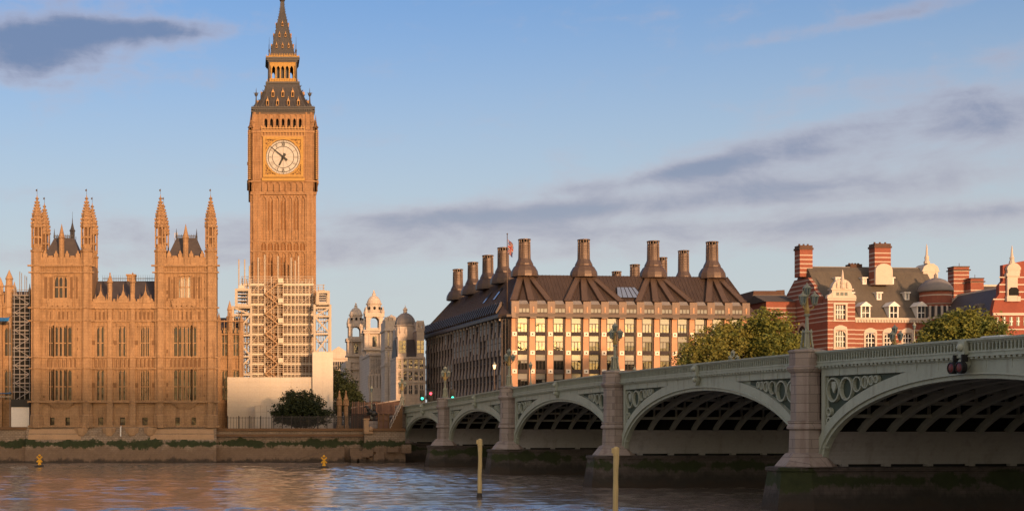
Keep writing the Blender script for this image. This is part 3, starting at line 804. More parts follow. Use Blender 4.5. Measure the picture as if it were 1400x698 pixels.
# ------------------------------------------------------------------ clock tower
YT = 273.0
tcx, tcy = gx(387, YT), YT+6.1
tz = lambda p: gz(p, YT)
tx = lambda p: (p-387)*YT/F
tow = thing('clock_tower', 'tall ornate stone clock tower with gilded belfry and iron spire', 'clock tower', (tcx, tcy, GZ))
def faces():                                          # the four sides share one drawing
    return [Matrix.Translation((tcx,tcy,0)) @ Matrix.Rotation(k*math.pi/2,4,'Z') for k in range(4)]
S = tx(387+42.0)
b = MB(); b.lathe(tcx, tcy, [(S*math.sqrt(2)*.995,GZ),(S*math.sqrt(2)*.995,tz(262))], 4)
for T in faces():
    b.T = T
    y = -S
    # clasping corner piers and shaft panelling
    for sx in (-1, 1):
        b.box(sx*S, y-.32, GZ, sx*(S-1.5), y-.003, tz(263)); b.box(sx*(S-.1), y-.45, GZ, sx*(S-.55), y-.004, tz(263)); b.box(sx*(S-1.0), y-.45, GZ, sx*(S-1.4), y-.004, tz(263))
    n = 14; w = 2*(S-1.6)/n
    for i in range(n+1):
        x = -(S-1.6)+w*i; big = i % 2 == 0
        b.box(x-(.13 if big else .07), y-(.3 if big else .16), GZ, x+(.13 if big else .07), y-.005, tz(270))
    for z0, z1 in ((tz(331),tz(329)),(tz(344.5),tz(342.5)),(tz(266),tz(262))): b.box(-S-.3, y-.42, z0, S+.3, y-.006, z1)
    for py in range(360, 560, 30): b.box(-(S-1.6), y-.2, tz(py+1.2), S-1.6, y-.006, tz(py))
    for i in range(7):
        x0 = -(S-1.6)+2*w*i+.13; x1 = x0+2*w-.26
        arch_fill(b, x0, x1, tz(268), 1.1, y-.28, y-.007)
        arch_fill(b, x0, x1, tz(344.6), .8, y-.25, y-.007, n=3); arch_fill(b, x0, x1, tz(330.8), .8, y-.25, y-.007, n=3)
b.T = None
b.build('shaft', M['tower'], tow)
dk = MB()
for T in faces():
    dk.T = T
    w = 2*(S-1.6)/14
    for i in range(7):
        x0 = -(S-1.6)+2*w*i+w
        for z0, z1 in ((tz(342),tz(333)),):
            dk.box(x0-.42, -S-.1, z0, x0+.42, -S-.003, z1)
        for y0, y1 in ((300,275),(378,352)):
            if i % 2: dk.box(x0-w*.66, -S-.05, tz(y0+14), x0-w*.3, -S-.003, tz(y1)); dk.box(x0+w*.3, -S-.05, tz(y0+14), x0+w*.66, -S-.003, tz(y1))
dk.T = None
dk.build('slit_window', M['tower_dark'], tow)
# clock stage
S2 = tx(387+45.2)
cs = MB()
cs.taper(tcx-S-.1,tcy-S-.1,tcx+S+.1,tcy+S+.1,tz(262),tcx-S2,tcy-S2,tcx+S2,tcy+S2,tz(250)); cs.box(tcx-S2,tcy-S2,tz(250),tcx+S2,tcy+S2,tz(180))
cs.taper(tcx-S2-.2,tcy-S2-.2,tcx+S2+.2,tcy+S2+.2,tz(180),tcx-S2+.8,tcy-S2+.8,tcx+S2-.8,tcy+S2-.8,tz(176))
for T in faces():
    cs.T = T; y = -S2
    for sx in (-1, 1):
        a, e = tx(387+31.5), tx(387+44)
        for k in range(5):
            x = a+(e-a)*k/4; cs.box(sx*x-.09, y-.16, tz(246), sx*x+.09, y-.004, tz(180))
        cs.box(sx*a, y-.12, tz(221), sx*e, y-.005, tz(219)); cs.box(sx*a, y-.12, tz(200), sx*e, y-.005, tz(198.5))
        cs.lathe(sx*(S2-.1), y+.1, [(.42,tz(262)),(.42,tz(176)),(.6,tz(175)),(.3,tz(172)),(.12,tz(165)),(.02,tz(157))], 8)
    cs.box(-S2-.25, y-.3, tz(249.5), S2+.25, y-.006, tz(247.5)); cs.box(-S2-.2, y-.25, tz(182), S2+.2, y-.006, tz(179.5))
    n = 7; w = 2*tx(387+28)/n
    for i in range(n+1): cs.box(-tx(415)+w*i-.12, -S-.3-.4, tz(262), -tx(415)+w*i+.12, -S-.05, tz(247.5))
    for i in range(n): arch_fill(cs, -tx(415)+w*i+.12, -tx(415)+w*(i+1)-.12, tz(249.6), .8, -S-.65, -S-.3)
cs.T = None
cs.build('clock_stage', M['tower'], tow)
# four dials
ROM = ['XII','I','II','III','IV','V','VI','VII','VIII','IX','X','XI']
def ring(mb, r0, r1, z, y0, y1, n=48):
    vs, fs = [], []
    for i in range(n):
        a = 2*math.pi*i/n
        for r, yy in ((r0,y0),(r1,y0),(r1,y1),(r0,y1)): vs.append((r*math.cos(a), yy, z+r*math.sin(a)))
    for i in range(n):
        j = (i+1) % n
        for k in range(4): fs.append((i*4+k, j*4+k, j*4+(k+1) % 4, i*4+(k+1) % 4))
    mb.add(vs, fs)
for k, T in enumerate(faces()):
    zc = tz(215.6); y = -S2
    fr = MB(T)
    fo = tx(387+27.5); rad = tx(387+23.8)
    for q0, q1 in ((fo, fo-.5),):
        for s_ in (-1, 1):
            fr.box(s_*q0, y-.45, zc-fo, s_*q1, y-.004, zc+fo); fr.box(-q1, y-.45, zc+s_*q1, q1, y-.004, zc+s_*q0)
    fr.box(-fo-.25, y-.6, zc-fo-.75, fo+.25, y-.004, zc-fo-.15)
    ring(fr, rad-.02, rad+.26, zc, y-.42, y-.006)
    for sx in (-1,1):
        for sz in (-1,1):
            cx_, cz_ = sx*(fo-1.35), sz*(fo-1.35)
            T2 = fr.T; fr.T = T @ Matrix.Translation((cx_,0,0)); ring(fr, .3, .46, zc+cz_, y-.3, y-.006, 16); fr.T = T2
            fr.bar((sx*(fo-.8), y-.2, zc+sz*(fo-2.2)), (sx*(fo-2.2), y-.2, zc+sz*(fo-.8)), .14, .2)
    o = fr.build('clock_frame', M['gold'], tow)
    pb = MB(T); pb.box(-fo+.48, y-.1, zc-fo+.48, fo-.48, y-.02, zc+fo-.48); pb.build('spandrel_panel', M['filigree'], o)
    dl = MB(T); dl.add([(rad*math.cos(2*math.pi*i/48), y-.17, zc+rad*math.sin(2*math.pi*i/48)) for i in range(48)], [tuple(range(48))])
    dd = dl.build('dial', M['dial'], tow)
    nu = MB(T)
    for r in (rad-.02, rad*.86, rad*.62): ring(nu, r-.09, r+.03, zc, y-.20, y-.172)
    ring(nu, rad*.60, rad*.62, zc, y-.205, y-.173)
    for i in range(60):
        a = 2*math.pi*i/60; r0, r1 = (rad*.86, rad*.985)
        nu.bar((r0*math.sin(a),y-.185,zc+r0*math.cos(a)),(r1*math.sin(a),y-.185,zc+r1*math.cos(a)), .05 if i % 5 else .16, .02)
    for i in range(12):
        a = 2*math.pi*i/12; ca, sa = math.cos(a), math.sin(a)
        def P(u, v):                                  # u across, v along the radius
            return (v*sa+u*ca, y-.19, zc+v*ca-u*sa)
        g = ROM[i]; wd = {'I':.16,'V':.36,'X':.36}; tot = sum(wd[c] for c in g); u = -tot/2
        r0, r1 = rad*.645, rad*.83
        for c in g:
            uc = u+wd[c]/2
            if c == 'I': nu.bar(P(uc,r0),P(uc,r1),.13,.02)
            elif c == 'V': nu.bar(P(uc-.13,r1),P(uc,r0),.13,.02); nu.bar(P(uc+.13,r1),P(uc,r0),.09,.02)
            else: nu.bar(P(uc-.13,r1),P(uc+.13,r0),.13,.02); nu.bar(P(uc+.13,r1),P(uc-.13,r0),.09,.02)
            u += wd[c]
        am = 2*math.pi*(i+.5)/12
        nu.bar((rad*.12*math.sin(a),y-.185,zc+rad*.12*math.cos(a)),(rad*.6*math.sin(a),y-.185,zc+rad*.6*math.cos(a)),.05,.02)
    nu.build('numeral', M['black'], dd)
    hh = MB(T)
    am, ah = math.radians(310), math.radians(206)
    def hand(a, L, w0, w1, back, yy):
        d = Vector((math.sin(a),0,math.cos(a))); n_ = Vector((math.cos(a),0,-math.sin(a))); c = Vector((0,yy,zc))
        pts = [c-d*back-n_*w0*.7, c-d*back+n_*w0*.7, c+n_*w0/2, c+d*L*.9+n_*w1/2, c+d*L, c+d*L*.9-n_*w1/2, c-n_*w0/2]
        m_ = MB(T); vs = pts+[p+Vector((0,.05,0)) for p in pts]; n2 = len(pts)
        m_.add(vs, [tuple(range(n2-1,-1,-1)), tuple(range(n2,2*n2))]+[(i,(i+1)%n2,(i+1)%n2+n2,i+n2) for i in range(n2)])
        return m_
    h1 = hand(am, rad*.96, .36, .12, 1.0, y-.34); h1.build('minute_hand', M['black'], dd)
    h2 = hand(ah, rad*.56, .42, .36, .8, y-.27); h2.lathe(0, y-.3, [(.3,zc-.3),(.3,zc+.3)], 8); h2.build('hour_hand', M['black'], dd)
# pierced gilded balcony over the dials
gb = MB()
for T in faces():
    gb.T = T; y = -S2
    for z0, z1 in ((tz(188),tz(186.6)),(tz(182),tz(181)),(tz(176.6),tz(175.4))): gb.box(-tx(416.5), y-.4, z0, tx(416.5), y-.01, z1)
    n = 14
    for i in range(n+1):
        x = -tx(416)+2*tx(416)*i/n; gb.box(x-.1, y-.36, tz(187), x+.1, y-.05, tz(174.5)); gb.taper(x-.12,y-.36,x+.12,y-.1,tz(174.5),x-.01,y-.22,x+.01,y-.2,tz(172))
    for i in range(n): gb.box(-tx(416)+2*tx(416)*(i+.3)/n, y-.33, tz(181), -tx(416)+2*tx(416)*(i+.7)/n, y-.1, tz(178))
    for sx in (-1,1):
        for j in range(26): zz = tz(245-j*2.6); gb.box(sx*(S2+.02)-.14, y-.45, zz-.1, sx*(S2+.02)+.14, y-.3, zz+.14)
gb.T = None
gb.build('gilded_balcony', M['goldstone'], tow)
# belfry
S3 = tx(387+39.5)
bf = MB(); SI = S3-1.0
bf.box(tcx-SI+.9, tcy-SI+.9, tz(178), tcx+SI-.9, tcy+SI-.9, tz(152))
for T in faces():
    bf.T = T; y = -S3
    n = 7; c0 = tx(387+27.4); w = 2*c0/n
    hs = [(-c0+w*i+.28, -c0+w*(i+1)-.28, tz(175), tz(161)) for i in range(n)]
    wall(bf, -S3, S3, tz(180), tz(150), y, hs, .8)
    for h in hs: arch_fill(bf, h[0], h[1], h[3], .55, y-.02, y+.6)
    for i in range(n+1): x = -c0+w*i; bf.box(x-.14, y-.22, tz(177), x+.14, y-.004, tz(156))
    for sx in (-1,1):
        for q in (S3-.15, S3-1.1): bf.box(sx*q-.15, y-.25, tz(178), sx*q+.15, y-.004, tz(152))
    for h in hs: arch_fill(bf, h[0]-.14, h[1]+.14, tz(156), .5, y-.18, y-.005)
bf.T = None; bf.build('belfry', M['tower'], tow)
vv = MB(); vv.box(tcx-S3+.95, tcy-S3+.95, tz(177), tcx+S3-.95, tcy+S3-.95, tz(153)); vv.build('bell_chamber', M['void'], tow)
cn = MB()
for i, (py, pr) in enumerate(((155,.1),(153,.35),(151,.2),(149.5,.55),(147.6,.6))):
    e = S3+pr; cn.box(tcx-e, tcy-e, tz(py), tcx+e, tcy+e, tz(py-1.4))
for T in faces():
    cn.T = T
    for i in range(26): x = -S3+2*S3*(i+.5)/26; cn.box(x-.1, -S3-.62, tz(152), x+.1, -S3-.02, tz(149))
    for i in range(20): x = -S3+2*S3*(i+.5)/20; cn.taper(x-.16,-S3-.5,x+.16,-S3-.3,tz(146.2),x-.02,-S3-.4,x+.02,-S3-.38,tz(142.8))
cn.T = None; cn.build('cornice', M['iron_roof'], tow)
# lower iron roof, concave
def sq(mb, prof, n=4):
    mb.lathe(tcx, tcy, [(r*math.sqrt(2), z) for r, z in prof], 4)
lr = MB(); prof = [(tx(387+w_), tz(y)) for w_, y in ((38.5,147),(34.5,142),(31,136),(28,129),(25.5,122),(23.3,115),(21.8,108))]
sq(lr, prof)
for T in faces():
    lr.T = T
    for i in range(-6, 7):
        f_ = i/6.5
        for (r0,z0),(r1,z1) in zip(prof, prof[1:]): lr.bar((f_*r0,-r0,z0),(f_*r1,-r1,z1),.1,.1)
    for (r0,z0),(r1,z1) in zip(prof, prof[1:]):
        lr.bar((r0,-r0,z0),(r1,-r1,z1),.3,.3)
        lr.tube((r0,-r0,z0),(r0+.35,-r0-.35,z0+.35),.16,4,.05)
lr.T = None; lr.build('lower_roof', M['iron_roof'], tow)
def dormers(rows, name):
    dm = MB(); dv = MB()
    for T in faces():
        dm.T = T; dv.T = T
        for py, hw, xs, s_ in rows:
            yy = -tx(387+hw); z0 = tz(py)
            for x in xs:
                x = tx(387+x)
                dm.box(x-.42*s_, yy-.25, z0, x-.26*s_, yy+.7, z0+1.25*s_); dm.box(x+.26*s_, yy-.25, z0, x+.42*s_, yy+.7, z0+1.25*s_)
                dm.pxz([(x-.5*s_,z0+1.2*s_),(x+.5*s_,z0+1.2*s_),(x,z0+2.2*s_)], yy-.3, yy+.9)
                dm.box(x-.42*s_, yy-.3, z0-.12, x+.42*s_, yy+.5, z0); dm.tube((x,yy-.2,z0+2.1*s_),(x,yy-.2,z0+2.7*s_),.06,4,.02)
                dv.box(x-.25*s_, yy-.1, z0, x+.25*s_, yy+.7, z0+1.25*s_)
    dm.T = dv.T = None
    o = dm.build(name, M['goldstone'], tow); dv.build('dormer_opening', M['void'], o)
dormers([(142.5,35.4,(-21.2,-7.4,7.4,21.2),0.66),(128.8,28.4,(-13.6,0,13.6),.66)], 'roof_dormer')
# gilded lantern stage
S4 = tx(387+19.3)
ln = MB(); ll = MB()
for T in faces():
    ln.T = T; n = 5; w = 2*(S4-.55)/n
    for i in range(n+1):
        x = -(S4-.55)+w*i; ln.box(x-.11, -S4, tz(106), x+.11, -S4+.3, tz(79))
    for i in range(n): arch_fill(ln, -(S4-.55)+w*i+.1, -(S4-.55)+w*(i+1)-.1, tz(84), .8, -S4+.03, -S4+.27)
    ln.box(-S4, -S4+.02, tz(84), S4, -S4+.3, tz(79)); ln.box(-S4, -S4-.05, tz(106.5), S4, -S4+.3, tz(101.5))
    for sx in (-1,1): ln.box(sx*S4, -S4-.06, tz(107), sx*(S4-.32), -S4+.3, tz(77))
    for i in range(17): x = -S4+2*S4*(i+.5)/17; ln.taper(x-.13,-S4-.55,x+.13,-S4-.4,tz(72.5),x-.02,-S4-.48,x+.02,-S4-.46,tz(67.5))
    ln.box(-S4-.5, -S4-.52, tz(72.5), S4+.5, -S4-.3, tz(71.3))
    for i in range(11): x = -S4+2*S4*(i+.5)/11; ln.box(x-.08, -S4-.32, tz(106.5), x+.08, -S4-.22, tz(102))
ln.T = None; ln.build('lantern', M['gold'], tow)
ll.box(tcx-1.5, tcy-1.5, tz(107), tcx+1.5, tcy+1.5, tz(79)); 
for e, y0, y1 in ((S4+.6,109,106.8),(S4+.2,110.5,109)): ll.box(tcx-e,tcy-e,tz(y0),tcx+e,tcy+e,tz(y1))
for e, y0, y1 in ((S4+.2,79,77),(S4+.45,77,75),(S4+.6,75,72.6)): ll.box(tcx-e,tcy-e,tz(y0),tcx+e,tcy+e,tz(y1))
ll.build('lantern_cornice', M['iron_roof'], tow)
# spire
sp = MB(); sprof = [(tx(387+w_), tz(y)) for w_, y in ((17.6,72),(15.8,66),(12.4,50),(9.2,34),(5.9,18),(3.4,6),(2.0,-4),(1.4,-10))]
sq(sp, sprof)
for T in faces():
    sp.T = T
    for i in range(-3, 4):
        f_ = i/3.5
        for (r0,z0),(r1,z1) in zip(sprof, sprof[1:]): sp.bar((f_*r0,-r0,z0),(f_*r1,-r1,z1),.09,.09)
    for (r0,z0),(r1,z1) in zip(sprof, sprof[1:]):
        sp.bar((r0,-r0,z0),(r1,-r1,z1),.2,.2)
        for q in (.0,.33,.66):
            r = r0+(r1-r0)*q; z = z0+(z1-z0)*q; sp.tube((r,-r,z),(r+.2,-r-.2,z+.25),.1,4,.03)
sp.T = None
sp.lathe(tcx, tcy, [(.35,tz(-10)),(.6,tz(-12)),(.25,tz(-15)),(.2,tz(-24)),(.7,tz(-27)),(.7,tz(-30)),(.15,tz(-33)),(.06,tz(-48))], 8)
sp.build('spire', M['iron_roof'], tow)
dormers([(57.5,14.0,(-8.4,0,8.4),.4),(41.5,10.8,(-4.2,4.2),.4),(25.5,7.4,(0,),.4)], 'spire_dormer')
# corner pinnacles
for sx in (-1,1):
    for sy in (-1,1):
        p_ = MB(); e = S3-.1
        x, y = tcx+sx*(S3-.4), tcy+sy*(S3-.4)
        p_.lathe(x, y, [(.45,tz(147)),(.45,tz(143)),(.2,tz(140)),(.1,tz(131)),(.35,tz(128.5)),(.35,tz(127)),(.08,tz(125)),(.03,tz(119))], 8); p_.box(x-.5,y-.03,tz(126.5),x+.5,y+.03,tz(125.6))
        p_.build('pinnacle', M['iron_roof'], tow)
        p_ = MB(); x, y = tcx+sx*(S2-.6), tcy+sy*(S2-.6)
        p_.lathe(x, y, [(.4,tz(178)),(.4,tz(168)),(.55,tz(167)),(.3,tz(163)),(.03,tz(152))], 6)
        p_.bar((x,y,tz(172)),(tcx+sx*(S3-.3),tcy+sy*(S3-.3),tz(163)),.25,.25); p_.build('pinnacle', M['tower'], tow)
        p_ = MB(); x, y = tcx+sx*(S4-.1), tcy+sy*(S4-.1)
        p_.lathe(x, y, [(.28,tz(108)),(.2,tz(72)),(.12,tz(66)),(.2,tz(63)),(.05,tz(60)),(.02,tz(44))], 6); p_.build('pinnacle', M['iron_roof'], tow)
# ------------------------------------------------------------------ scaffolding round the clock tower
YS = 268.6
sx_ = lambda p: gx(p, YS); sz_ = lambda p: gz(p, YS)
sc = thing('scaffold', 'tube scaffold with zigzag stairs on the clock tower front', 'scaffold', (sx_(379), YS, GZ))
def pole(parent, x, y, z0, z1, m, r=.1, name='pole'): b = MB(); b.tube((x,y,z0),(x,y,z1),r,6); b.build(name, m, parent)
rr = random.Random(3)
for i, p in enumerate((331, 337, 343, 353, 362, 371, 380, 387.5, 393, 398, 403.5, 408, 413, 418, 423, 427)):
    top = {353:352, 362:348, 380:350, 398:352, 403.5:356, 408:350}.get(p, 382+rr.uniform(-4,3))
    pole(sc, sx_(p), YS, GZ, sz_(top), M['truss'] if top < 360 else M['scaf'], .15 if top < 360 else .11)
for p in (331, 334, 338, 341, 347, 350, 357, 366, 374, 383, 391, 395, 401, 406, 411, 415, 422, 427): pole(sc, sx_(p), YS+1.6, GZ, sz_(384), M['scaf'])
lv = [388.6+13.55*i for i in range(11)]
for i, y in enumerate(lv):
    for a_, e_ in ((329.5,360.5),(387,428.5)):
        d = MB(); d.box(sx_(a_), YS-.05, sz_(y)-.1, sx_(e_), YS+2.0, sz_(y)+.1); d.box(sx_(a_)-.05, YS-.13, sz_(y)-.22, sx_(e_)+.05, YS-.049, sz_(y)+.14); d.build('deck', M['deck'], sc)
    r_ = MB()
    for k in (.35, .7, 1.05, 1.5): r_.tube((sx_(329),YS-.06,sz_(y)+k),(sx_(429),YS-.06,sz_(y)+k),.06,5)
    r_.build('guard_rail', M['scaf'], sc)
for i in range(10):                                   # stair flights
    y0, y1 = lv[i+1], lv[i]; a, e = (362.5, 379.5) if i % 2 == 0 else (379.5, 362.5)
    f = MB()
    for yy in (YS-1.1, YS-.3):
        f.bar((sx_(a),yy,sz_(y0)),(sx_(e),yy,sz_(y1)),.06,.2)
        for k in (1.0,): f.bar((sx_(a),yy,sz_(y0)+k),(sx_(e),yy,sz_(y1)+k),.07,.09)
        for q in range(4): t = q/3; xx = sx_(a)+(sx_(e)-sx_(a))*t; z = sz_(y0)+(sz_(y1)-sz_(y0))*t; f.bar((xx,yy,z),(xx,yy,z+1.0),.05,.05)
    for q in range(9): t = (q+.5)/9; xx = sx_(a)+(sx_(e)-sx_(a))*t; z = sz_(y0)+(sz_(y1)-sz_(y0))*t; f.box(xx-.15,YS-1.1,z-.03,xx+.15,YS-.3,z+.03)
    f.build('stair_flight', M['palace_pale'], sc)
    l_ = MB(); l_.box(sx_(361.5) if i % 2 else sx_(379), YS-1.1, sz_(y1)-.08, sx_(363.5) if i % 2 else sx_(387), YS, sz_(y1)+.08); l_.box(sx_(361) if i % 2 else sx_(380), YS-1.14, sz_(y1)+.2, sx_(363) if i % 2 else sx_(387), YS-1.08, sz_(y1)+1.1); l_.build('landing', M['deck'], sc)
for i in range(10):
    a, e = [(343,353),(410,427),(388,398),(331,343),(408,426)][i % 5]
    b = MB(); b.tube((sx_(a),YS-.08,sz_(lv[i+1])),(sx_(e),YS-.08,sz_(lv[i])),.07,5); b.build('brace', M['truss'], sc)

def gantry(name, label, px0, px1, ytop, ybot, box, Yg, levels, knee):
    """a cream steel lattice tower with a raised cabin frame at its head"""
    gx_ = lambda p: gx(p, Yg); gz_ = lambda p: gz(p, Yg)
    t = thing(name, label, 'scaffold', (gx_((px0+px1)/2), Yg, GZ))
    dep = 3.6; w = .42
    for p in (px0, px1):
        for yy in (Yg, Yg+dep):
            c = MB(); c.box(gx_(p)-w/2, yy-w/2, GZ, gx_(p)+w/2, yy+w/2, gz_(ytop)); c.build('column', M['truss'], t)
    for y in levels:
        b = MB()
        for yy in (Yg-.01, Yg+dep+.01): b.box(gx_(px0)+w/2, yy-.16, gz_(y)-.17, gx_(px1)-w/2, yy+.16, gz_(y)+.17)
        for p in (px0, px1): b.box(gx_(p)-.16, Yg+w/2, gz_(y)-.17, gx_(p)+.16, Yg+dep-w/2, gz_(y)+.17)
        b.build('beam', M['truss'], t)
    for i in range(len(levels)-1):
        d = MB(); a, e = (px0, px1) if (i+knee) % 2 else (px1, px0)
        d.bar((gx_(a),Yg-.02,gz_(levels[i])),(gx_(e),Yg-.02,gz_(levels[i+1])),.3,.3); d.bar((gx_(e),Yg+dep,gz_(levels[i])),(gx_(a),Yg+dep,gz_(levels[i+1])),.22,.22); d.build('brace', M['truss'], t)
    if box:
        b0, b1, y0, y1 = box
        b = MB()
        for p in (b0, b1):
            for yy in (Yg-.3, Yg+dep): b.box(gx_(p)-.25, yy-.25, gz_(y1), gx_(p)+.25, yy+.25, gz_(y0))
            for y in (y0+1, y1-1): b.box(gx_(p)-.2, Yg-.05, gz_(y)-.25, gx_(p)+.2, Yg+dep-.25, gz_(y)+.25)
        for y in (y0+1, y1-1):
            for yy in (Yg-.31, Yg+dep+.01): b.box(gx_(b0)+.25, yy-.23, gz_(y)-.25, gx_(b1)-.25, yy+.23, gz_(y)+.25)
        b.build('cabin_frame', M['truss'], t)
        v = MB()
        for q in range(4): z = gz_(y1-4-q*(y1-y0-6)/4); v.box(gx_(b0)+.3, Yg+.2, z-.06, gx_(b1)-.3, Yg+dep-.3, z+.06)
        v.build('cabin_deck', M['scafgrey'], t)
    for q in range(4):                                # inner standards and boards
        xq = px0+(px1-px0)*(.3+.15*q); s = MB(); s.tube((gx_(xq),Yg+1.8,GZ),(gx_(xq),Yg+1.8,gz_(ytop+3)),.07,5); s.build('pole', M['scaf'], t)
    for y in range(int(ytop)+8, int(ybot), 14):
        s = MB(); s.box(gx_(px0)+.5, Yg+1.2, gz_(y)-.06, gx_(px1)-.3, Yg+2.6, gz_(y)+.06); s.build('deck', M['scafgrey'], t)
    return t
g1 = gantry('scaffold_gantry', 'cream steel gantry with square cabin frame on the palace side of the clock tower', 318.5, 343.5, 418, 515, (323,341,395,419), 265.5, (420,430,458,487,512), 1)
for p in (326.5, 334.5, 341): pole(g1, gx(p,265.5), 267, gz(396,265.5), gz(353 if p < 340 else 362,265.5), M['truss'], .13)
b = MB(); b.box(gx(326,265.5),266.6,gz(395,265.5),gx(334,265.5),267.4,gz(389,265.5)); b.build('cabin_roof', M['scafgrey'], g1)
g2 = gantry('scaffold_gantry', 'taller cream lattice gantry above the high hoarding on the clock tower street side', 430, 451.5, 416, 482, (434,449,398,416), 265.5, (420,432,456,484), 0)
for p in (430, 436, 443): pole(g2, gx(p,265.5), 267.5, gz(399,265.5), gz(386+rr.uniform(-2,4),265.5), M['scaf'], .09)
b = MB()
for k in (.1,.6,1.1): b.tube((gx(428,265.5),267,gz(396,265.5)+k),(gx(445,265.5),267,gz(396,265.5)+k),.06,5)
b.build('guard_rail', M['scaf'], g2)
# hoardings
YH = 262.0
hx = lambda p: gx(p, YH); hz = lambda p: gz(p, YH)
h = thing('hoarding', 'long low cream hoarding round the foot of the clock tower', 'hoarding', (hx(369), YH, GZ))
b = MB(); b.box(hx(311), YH, GZ, hx(428), YH+.3, hz(515)); b.box(hx(311), YH+.3, GZ, hx(311)+.3, YH+9, hz(515))
b.build('panel', M['hoard'], h)
b = MB()
for i in range(10): y = 515+i*6.8; b.box(hx(311), YH-.035, hz(y+.5), hx(428), YH-.003, hz(y))
for i in range(9): p = 311+i*14.6; b.box(hx(p)-.03, YH-.05, GZ, hx(p)+.03, YH-.004, hz(515))
b.build('sheet_seam', M['deck'], h)
h = thing('hoarding', 'tall narrow cream hoarding panel beneath the street side gantry', 'hoarding', (hx(441), YH-.8, GZ))
b = MB(); b.box(hx(427), YH-.8, GZ, hx(455), YH-.5, hz(481)); b.box(hx(427), YH-.5, GZ, hx(427)+.3, YH-.02, hz(481)); b.box(hx(455)-.3, YH-.5, GZ, hx(455), YH+8, hz(481)); b.build('panel', M['hoard'], h)
b = MB()
for i in range(15): y = 481+i*6.8; b.box(hx(427), YH-.835, hz(y+.5), hx(455), YH-.803, hz(y))
b.box(hx(441)-.04, YH-.85, GZ, hx(441)+.04, YH-.804, hz(481)); b.build('sheet_seam', M['hoard'], h)
h = thing('site_cabin', 'small cream site cabin in front of the low hoarding', 'cabin', (hx(362), YH-5, GZ))
b = MB(); b.box(hx(348.5), YH-5, GZ, hx(372), YH-2.5, hz(554.5)); b.box(hx(348), YH-5.1, hz(554.5), hx(372.5), YH-2.4, hz(553.5)); b.build('cabin_wall', M['hoard'], h)
b = MB()
for p in (348.7, 356, 364, 371.6): b.box(hx(p)-.05, YH-5.05, GZ, hx(p)+.05, YH-5.003, hz(554.5))
b.box(hx(348.5), YH-5.04, hz(563)-.03, hx(372), YH-5.002, hz(563)+.03); b.build('panel_seam', M['scaf'], h)

# scaffold tower against the palace wing
YL = 243.5
lx = lambda p: gx(p, YL); lz = lambda p: gz(p, YL)
s2 = thing('scaffold', 'tall galvanised scaffold tower beside the river pavilion', 'scaffold', (lx(30), YL, GZ))
for p in (19.5, 27, 34, 40.5):
    for yy in (YL, YL+2):
        pole(s2, lx(p), yy, lz(548), lz({19.5:391,27:371,34:376,40.5:388}[p]), M['scafgrey'], .075)
for i in range(12):
    y = 403+i*12
    b = MB()
    for k in (0, .9): b.tube((lx(17),YL-.05,lz(y)+k),(lx(41.5),YL-.05,lz(y)+k),.055,5)
    b.build('ledger', M['scafgrey'], s2)
    b = MB(); b.box(lx(18),YL+.05,lz(y)-.12,lx(41),YL+1.9,lz(y)-.04); b.build('deck', M['scafgrey'], s2)
    b = MB(); a, e = (19.5, 40.5) if i % 2 else (40.5, 19.5)
    b.tube((lx(a),YL-.09,lz(y+12)),(lx(e),YL-.09,lz(y)),.06,5); b.build('brace', M['scafgrey'], s2)
b = MB(); b.box(lx(17.5),YL+.5,lz(548),lx(41.3),YL+2.2,lz(403)); b.build('dark_fill', M['void'], s2)  # near-black box filling the scaffold behind its front poles
for i, (a, e, y) in enumerate(((-6,14,437),(-6,16,540))):
    t = thing('tarpaulin', ['upper blue tarpaulin sagging from the palace wing scaffold','lower blue tarpaulin roof beside the white site box'][i], 'tarpaulin', (lx((a+e)/2), YL-1, lz(y)))
    b = MB(); n = 8; vs = []; fs = []
    for q in range(n+1):
        x = lx(a)+(lx(e)-lx(a))*q/n
        for k in range(4):
            sag = (.5 if i == 0 else .15)*math.sin(math.pi*q/n)*math.sin(math.pi*k/3)
            vs.append((x, YL-1.6+k*.9, lz(y)+(.7-k*.15 if i else .5)-sag-.8*(k == 0)*(1 if i == 0 else .5)))
    for q in range(n):
        for k in range(3): fs.append((q*4+k,(q+1)*4+k,(q+1)*4+k+1,q*4+k+1))
    b.add(vs, fs); b.build('sheet', M['tarp'], t)
    b = MB(); b.box(lx(a),YL+.9,lz(y)-.3,lx(e)-.3,YL+1.1,lz(y)-.1)
    for p in (a+2, e-2): b.tube((lx(p),YL+1.1,GZ),(lx(p),YL+1.1,lz(y)+.2),.06,5)
    b.build('support_frame', M['scafgrey'], t)
h = thing('site_box', 'white boarded site box under the scaffold tower with black band', 'site box', (lx(29), YL-1.2, GZ))
b = MB(); b.box(lx(17),YL-1.2,GZ,lx(41.3),YL+.4,lz(556)); b.build('board', M['hoard2'], h)
b = MB(); b.box(lx(16.6),YL-1.3,lz(556),lx(41.8),YL+.5,lz(545.5)); b.build('fascia', M['black'], h)

